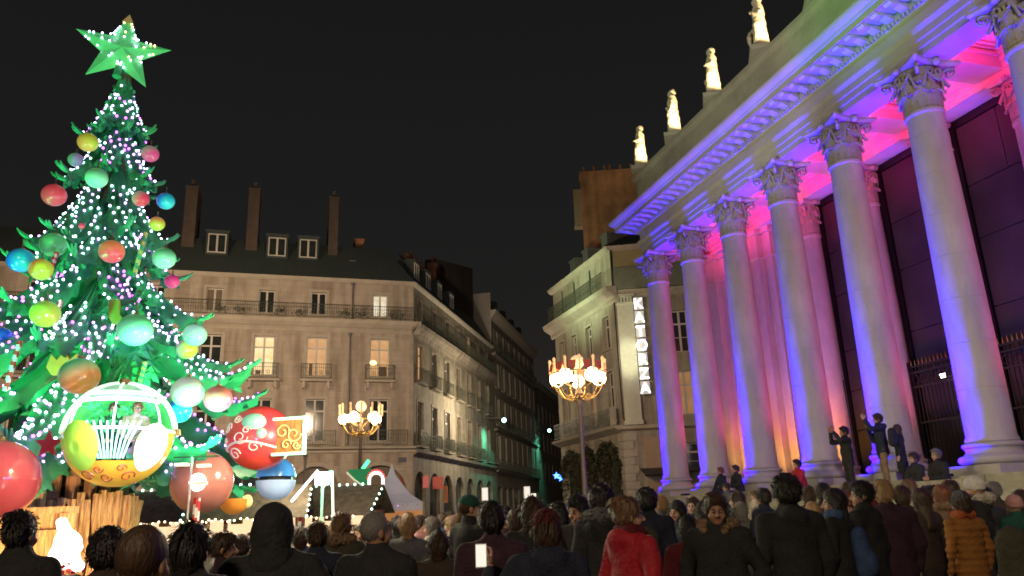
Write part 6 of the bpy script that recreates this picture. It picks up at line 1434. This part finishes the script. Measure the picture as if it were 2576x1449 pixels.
# ================================================================ STATUES on the attic
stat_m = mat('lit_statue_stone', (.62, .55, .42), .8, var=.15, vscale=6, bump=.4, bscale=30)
def statue_mesh(v):
    s = Sdf(); s.cone((0, 0, .12), (0, 0, .95), .20, .165, 0, .05, .8); s.cone((0, 0, .95), (0, 0, 1.30), .14, .18, 0, .05, .75); s.cone((-.14, 0, 1.40), (.14, 0, 1.40), .085, .085, 0, .06); s.cone((0, 0, 1.42), (0, .01, 1.52), .055, .05, 0, .03)
    s.ell((0, .01, 1.63), (.075, .09, .12), 0, .015); s.ell((0, -.03, 1.66), (.09, .09, .09), 0, .02); s.ell((0, -.04, 1.75), (.05, .05, .03), 0, .03)
    s.cone((.17, 0, 1.38), (.23, .02, 1.10), .06, .05, 0, .03); s.cone((-.17, 0, 1.38), (-.25, 0, 1.10), .06, .05, 0, .03)
    if v == 0: s.cone((.23, .02, 1.10), (.42, .14, 1.02), .05, .04, 0, .02); s.cone((-.25, 0, 1.10), (-.10, .18, 1.15), .045, .04, 0, .02); s.ell((.46, .15, 1.02), (.07, .05, .09), 0, .02)
    if v == 1: s.cone((.23, .02, 1.10), (.06, .17, 1.20), .045, .04, 0, .02); s.cone((-.25, 0, 1.10), (-.26, .1, .85), .045, .04, 0, .02)
    if v == 2: s.cone((.23, .02, 1.10), (.27, .18, .95), .05, .04, 0, .02); s.ell((.28, .2, .80), (.10, .06, .22), 0, .04); s.cone((-.25, 0, 1.10), (-.05, .16, 1.30), .045, .04, 0, .02)
    s.cone((.12, .06, 1.35), (-.16, .10, .80), .05, .07, 0, .03); s.cone((-.15, .08, .8), (-.05, .12, .15), .08, .10, 0, .04); s.cone((.1, .1, .8), (.12, .12, .15), .05, .08, 0, .04)
    V, F, M_ = s.build(.02, .010, v*2.1); return to_mesh('figure', [(V, F, M_)], [stat_m])
sm = [statue_mesh(v) for v in range(3)]
q = MB(); q.box(-.34, .34, -.30, .30, 0, .12); sb_ = q.mesh('statue_base', stone)
for x, v, lb in ((0, 0, 'floodlit stone statue at the far left corner of the theatre roof, arm held out'), (3.1, 1, 'floodlit robed statue second from the far left corner of the roof'), (6.2, 0, 'floodlit statue third along the roof with one forearm stretched to the left'), (9.25, 2, 'floodlit statue fourth along the roof holding an object at the hip'), (12.2, 1, 'floodlit statue cut off by the top edge of the view')):
    o = thing('statue', lb, 'statue', T(x, -.25, 15.95), TANG+R_(150), 'statues along the theatre roof edge'); o.scale = (1.75, 1.55, 1.30); link('base', sb_, o); link('figure', sm[v], o)

# ================================================================ MARKET
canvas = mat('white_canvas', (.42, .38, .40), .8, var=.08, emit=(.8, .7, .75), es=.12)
wood = mat('chalet_wood', (.28, .14, .06), .7, var=.3, vscale=3, bump=.4, stretch=(1, 1, 8))
c = at(985, 1270, 24.5); o = thing('market_tent', 'white pagoda market tent with a pointed roof near the corner building', 'tent', (c.x, c.y, 0), R_(8))
q = MB(); w = .95; hz_ = c.z+.02; q.add([(-w, -w, hz_), (w, -w, hz_), (w, w, hz_), (-w, w, hz_), (-.12, -.12, hz_+.85), (.12, -.12, hz_+.85), (.12, .12, hz_+.85), (-.12, .12, hz_+.85), (-.55, -.55, hz_+.28), (.55, -.55, hz_+.28), (.55, .55, hz_+.28), (-.55, .55, hz_+.28), (0, 0, hz_+1.22)], [(0, 1, 9, 8), (1, 2, 10, 9), (2, 3, 11, 10), (3, 0, 8, 11), (8, 9, 5, 4), (9, 10, 6, 5), (10, 11, 7, 6), (11, 8, 4, 7), (4, 5, 12), (5, 6, 12), (6, 7, 12), (7, 4, 12)])
link('roof', q.mesh('roof', canvas), o); q = MB()
for k in range(13): q.box(-w+k*.145, -w+k*.145+.13, -w-.02, -w, hz_-.22, hz_)
link('valance', q.mesh('valance', canvas), o)['kind'] = 'stuff'
for sx, sy in ((-1, -1), (1, -1), (1, 1), (-1, 1)): q = MB(); q.box(sx*w-.03, sx*w+.03, sy*w-.03, sy*w+.03, 0, hz_); link('pole', q.mesh('pole', lampm), o)
q = MB(); q.box(-w, w, .8, .84, 0, hz_-.05); link('back_wall', q.mesh('back_wall', mat('orange_lit_wall', (.6, .3, .12), .7, emit=(1, .42, .12), es=.35)), o)
def chalet(px, py, Y, w, lb, rz=0, lit=1.0):
    c = at(px, py, Y); o = thing('market_stall', lb, 'market stall', (c.x, c.y, 0), rz, 'market stalls on the square'); h_ = max(1.9, c.z)
    q = MB(); q.box(-w/2, w/2, .1, 1.6, 0, .95); q.box(-w/2, -w/2+.1, .1, 1.6, .95, h_); q.box(w/2-.1, w/2, .1, 1.6, .95, h_); q.box(-w/2, w/2, 1.5, 1.6, .95, h_); link('cabin', q.mesh('cabin', wood), o)
    for k in range(5): q = MB(); q.box(-w/2-.03, w/2+.03, .06, .095, .08+k*.17, .08+k*.17+.15); link('board', q.mesh('board', wood), o)
    q = MB(); q.add([(-w/2-.2, -.35, h_-.15), (w/2+.2, -.35, h_-.15), (w/2+.2, .85, h_+.65), (-w/2-.2, .85, h_+.65), (w/2+.2, 1.9, h_-.1), (-w/2-.2, 1.9, h_-.1)], [(0, 1, 2, 3), (3, 2, 4, 5)]); link('roof', q.mesh('roof', mat('frosted_roof', (.11, .09, .065), .8, var=.5)), o)
    q = MB(); q.box(-w/2+.12, w/2-.12, 1.35, 1.45, 1.0, h_-.1); link('lit_backdrop', q.mesh('lit_backdrop', mat('stall_glow', (.8, .6, .4), emit=(1, .72, .42), es=.75*lit, col2=(.7, .3, .2), vscale=6)), o)
    q = MB(); rr_ = random.Random(px)
    for k in range(26): x = -w/2+.25+rr_.random()*(w-.5); z = rr_.choice((1.05, 1.35, 1.65)); q.box(x, x+.12, 1.0, 1.2, z, z+rr_.uniform(.08, .2))
    link('goods', q.mesh('goods', mat('stall_goods', (.5, .2, .1), .6, col2=(.7, .6, .3), vscale=10)), o)['kind'] = 'stuff'
    q = MB()
    for k in range(int(w/.22)): q.sphere((-w/2+k*.22, .85, h_+.68), .035, None, 6, 4)
    for sx in (-1, 1):
        for k in range(6): q.sphere((sx*(w/2+.2), -.35+k*.2, h_-.13+k*.13), .03, None, 6, 4)
    link('roof_lights', q.mesh('roof_lights', bulb_g if px % 3 else bulb_p), o)['kind'] = 'stuff'
    for sx in (-1, 1):
        b = MB(); twisted(b, [(sx*(w/2+.02), -.02, .05+k*(h_-.2)/18) for k in range(19)], .055, stripe_w, stripe_r); link('striped_post', b.mesh('striped_post', fix=False), o)
    q = MB()
    for k in range(int(w/.14)): q.sphere((-w/2+k*.14, -.36, h_-.16-.03*math.sin(k*1.3)), .025, None, 6, 4)
    link('fairy_lights', q.mesh('fairy_lights', mat('warm_fairy', (.9, .8, .6), emit=(1, .8, .5), es=6)), o)['kind'] = 'stuff'
    return o
chalet(800, 1300, 21, 2.6, 'brightly lit wooden market stall right of the broad black figure', R_(-8), 1.5)
chalet(620, 1318, 19, 2.4, 'wooden market stall with a frosted roof behind the headband person', R_(10), .9)
chalet(430, 1330, 20, 2.6, 'wooden market stall just right of the stump base', R_(5), .6)
chalet(900, 1302, 26, 2.2, 'small lit wooden stall left of the white tent', R_(-5), 1.2)
# striped pole with floodlight bars
c = at(472, 1300, 12.6); o = thing('floodlight_pole', 'red and white striped pole carrying small floodlights in front of the pink gondola', 'light pole', (c.x, c.y, 0))
q = MB(); zt = at(470, 1150, 12.6).z; q.tube([(0, 0, 0), (0, 0, zt)], .018, 8); link('pole', q.mesh('pole', white_p), o)
b = MB(); twisted(b, [(.13, 0, .6+k*.05) for k in range(30)], .055, stripe_w, stripe_r); link('striped_post', b.mesh('striped_post', fix=False), o)
for (x, z) in ((-.16, zt-.12), (.20, zt-.15), (.16, zt-.42)): q = MB(); q.box(x-.10, x+.10, -.06, .06, z-.02, z+.03); link('floodlight', q.mesh('floodlight', mat('dim_flood_face', (.8, .6, .5), emit=(1, .62, .45), es=.6)), o)
q = MB(); q.box(-.30, .42, -.012, .012, zt-.012, zt+.012); link('crossbar', q.mesh('crossbar', iron), o)
c2 = at(497, 1213, 12.8); q = MB(); q.sphere((0, 0, 0), .14, None, 12, 8, (1, .5, 1)); link('gondola_highlight', q.mesh('gondola_highlight', mat('highlight_glow', (1, 1, 1), emit=(1, .95, .85), es=9, noemis=False)), o, c2-o.location)  # glowing ball stands in for the bright reflection on the pink gondola
# green floodlight mast, diagonal light tube
c = at(812, 1205, 17); o = thing('green_floodlight', 'blinding white and green floodlight on a mast above the market stalls', 'floodlight', (c.x, c.y, 0)); z = c.z
q = MB(); q.tube([(0, 0, 0), (0, 0, z)], .03, 6); link('mast', q.mesh('mast', white_p), o); q = MB(); q.box(-.15, .13, -.05, .05, z-.12, z+.14); link('lamp_face', q.mesh('lamp_face', mat('white_green_lamp', (1, 1, 1), emit=(.75, 1, .85), es=10, noemis=False)), o)
q = MB(); q.box(.135, .21, -.04, .06, z-.08, z+.16); link('green_visor', q.mesh('green_visor', neon_g), o)
light('POINT', 'green_flood', (c.x, c.y-.3, z+.1), (.1, 1, .35), 130, .1)
def rod(nm, a, b, r, m, lb, cat): q = MB(); A = Vector(a); q.tube([(0, 0, 0), Vector(b)-A], r, 6); return thing(nm, lb, cat, A, 0, None, q.mesh(nm, m))
rod('light_tube', at(733, 1262, 16), at(800, 1183, 16), .028, neon_w, 'slanting white light tube left of the green floodlight', 'light tube')
rod('light_tube', at(838, 1312, 16.5), at(836, 1187, 16.5), .026, mat('cream_tube_glow', (.9, .9, .8), emit=(.95, 1, .75), es=1.2), 'upright cream light tube right of the green floodlight', 'light tube')
rod('neon_stick', at(912, 1180, 24), at(928, 1158, 24), .055, neon_g, 'small slanting green neon stick above the green pointed hat', 'neon light')
c = at(910, 1205, 23.5); o = thing('elf_hat', 'dark green pointed elf hat decoration with a pale rim below the neon stick', 'decoration', c, 0)
q = MB(); q.prism([(-.42, .28), (.28, .30), (.25, -.12), (.05, -.20), (-.15, -.08)], -.05, .25); link('felt', q.mesh('felt', mat('green_felt', (.02, .22, .10), .8, emit=(.05, 1, .3), es=.06)), o); q = MB(); q.tube([(-.44, -.05, .20), (-.2, -.08, -.02), (.05, -.08, -.20), (.28, -.05, -.22)], .03, 6); link('rim', q.mesh('rim', mat('pale_rim', (.7, .7, .5), emit=(1, 1, .7), es=.35)), o)
c = at(905, 1285, 22.5); b = MB(); b.tube([(0, 0, 0), (0, 0, 1.35)], .05, 6); b.prism([(-.3, 1.0), (.0, 1.2), (.3, .75), (.25, .1), (-.3, -.15), (-.35, .3)], -.03, .03)
thing('banner', 'red banner hanging in folds at the left corner of the white tent', 'banner', (c.x, c.y, c.z-.75), R_(10), None, b.mesh('banner', mat('red_banner', (.50, .04, .02), .7)))
b = MB(); pts = [(-.19, 0, -.42), (-.19, 0, .12)]+[(-.19*math.cos(t), 0, .12+.19*math.sin(t)) for t in np.linspace(.3, math.pi-.1, 9)]+[(.19, 0, -.10)]; b.tube(pts, .045, 8)
o = thing('candy_cane_light', 'glowing red and white candy cane light in front of the white tent', 'light decoration', at(946, 1218, 22), 0, None, auto_smooth(b.mesh('candy_cane_light', mat('cane_glow', (1, .9, .9), emit=(1, .80, .78), es=1.6)), 60))
q = MB()
for k in range(10):
    t = .2+k*.3; q.sphere((-.24*math.cos(t), -.02, .12+.26*math.sin(t)), .028, None, 6, 4)
link('red_bulbs', q.mesh('red_bulbs', mat('red_bulb', (.8, .1, .1), emit=(1, .08, .08), es=1.2)), o)['kind'] = 'stuff'
# shop signs and street lights down the side street
def sgn(x, z, out, w, h_, m, lb, nm='shop_sign', cat='sign', F=FS):
    p = F.root.location+F.off+F.d*x+F.n*out; q = MB(); q.box(-w/2, w/2, -.05, .05, -h_/2, h_/2); return thing(nm, lb, cat, (p.x, p.y, z), R_(-8), None, q.mesh(nm, m))
sgn(.7, 3.9, .6, .36, .75, mat('pink_red_sign', (.5, .1, .1), .5, emit=(1, .25, .2), es=.18), 'small reddish shop sign nearest the corner')
sgn(2.9, 3.9, .7, .70, .80, mat('red_round_sign', (.45, .08, .06), .5, emit=(1, .2, .12), es=.16), 'square red shop sign on the dark arcade')
sgn(5.2, 3.2, .5, .30, 1.1, mat('orange_sign', (.4, .15, .05), .5, emit=(1, .3, .1), es=.12), 'narrow orange shop sign further along the arcade')
sgn(12, 3.6, .9, .9, .32, mat('white_box_sign', (.9, .9, .8), emit=(1, .92, .7), es=1.5), 'small white lit box sign high above the crowd in the side street', F=FB)
sgn(24.5, 1.9, 3.2, .8, 1.7, mat('white_panel_sign', (.9, .9, .9), emit=(1, .95, .9), es=1.3), 'bright white upright panel at street level with a red mark')
for (px, py, Y, lb) in ((1268, 1057, 68, 'green tinted street light on a bracket nearer in the side street'), (1382, 1083, 92, 'pale street light further down the side street')):
    o = thing('bracket_street_light', lb, 'street light', at(px, py, Y), 0, 'bracket lights in the side street'); q = MB(); q.sphere((0, 0, 0), .20, None, 8, 6); link('lens', q.mesh('lens', mat('teal_lens', (.5, .9, .8), emit=(.45, 1, .85), es=8)), o)
    q = MB(); q.box(-1.6, .1, -.04, .04, .16, .24); link('arm', q.mesh('arm', iron), o)
    light('SPOT', 'teal_light', o.location+Vector((0, 0, -.3)), (.15, 1, .65), 900, .15, o.location+Vector((-2.2, 0, -4)), 110, .8)
for (px, py, lb) in ((1400, 1197, 'left one of two blue star lights in the street'), (1412, 1203, 'right lower one of two blue star lights in the street')):
    b = MB(); b.prism([(p_[0]*.55, p_[1]*.55) for p_ in starp], -.03, .03); thing('blue_star_light', lb, 'light decoration', at(px, py, 58), 0, 'blue star lights in the street', b.mesh('blue_star_light', mat('blue_glow', (.1, .2, .9), emit=(.05, .18, 1), es=5)))
light('POINT', 'blue_glow', at(1403, 1195, 57.5), (.1, .25, 1), 160, .2)
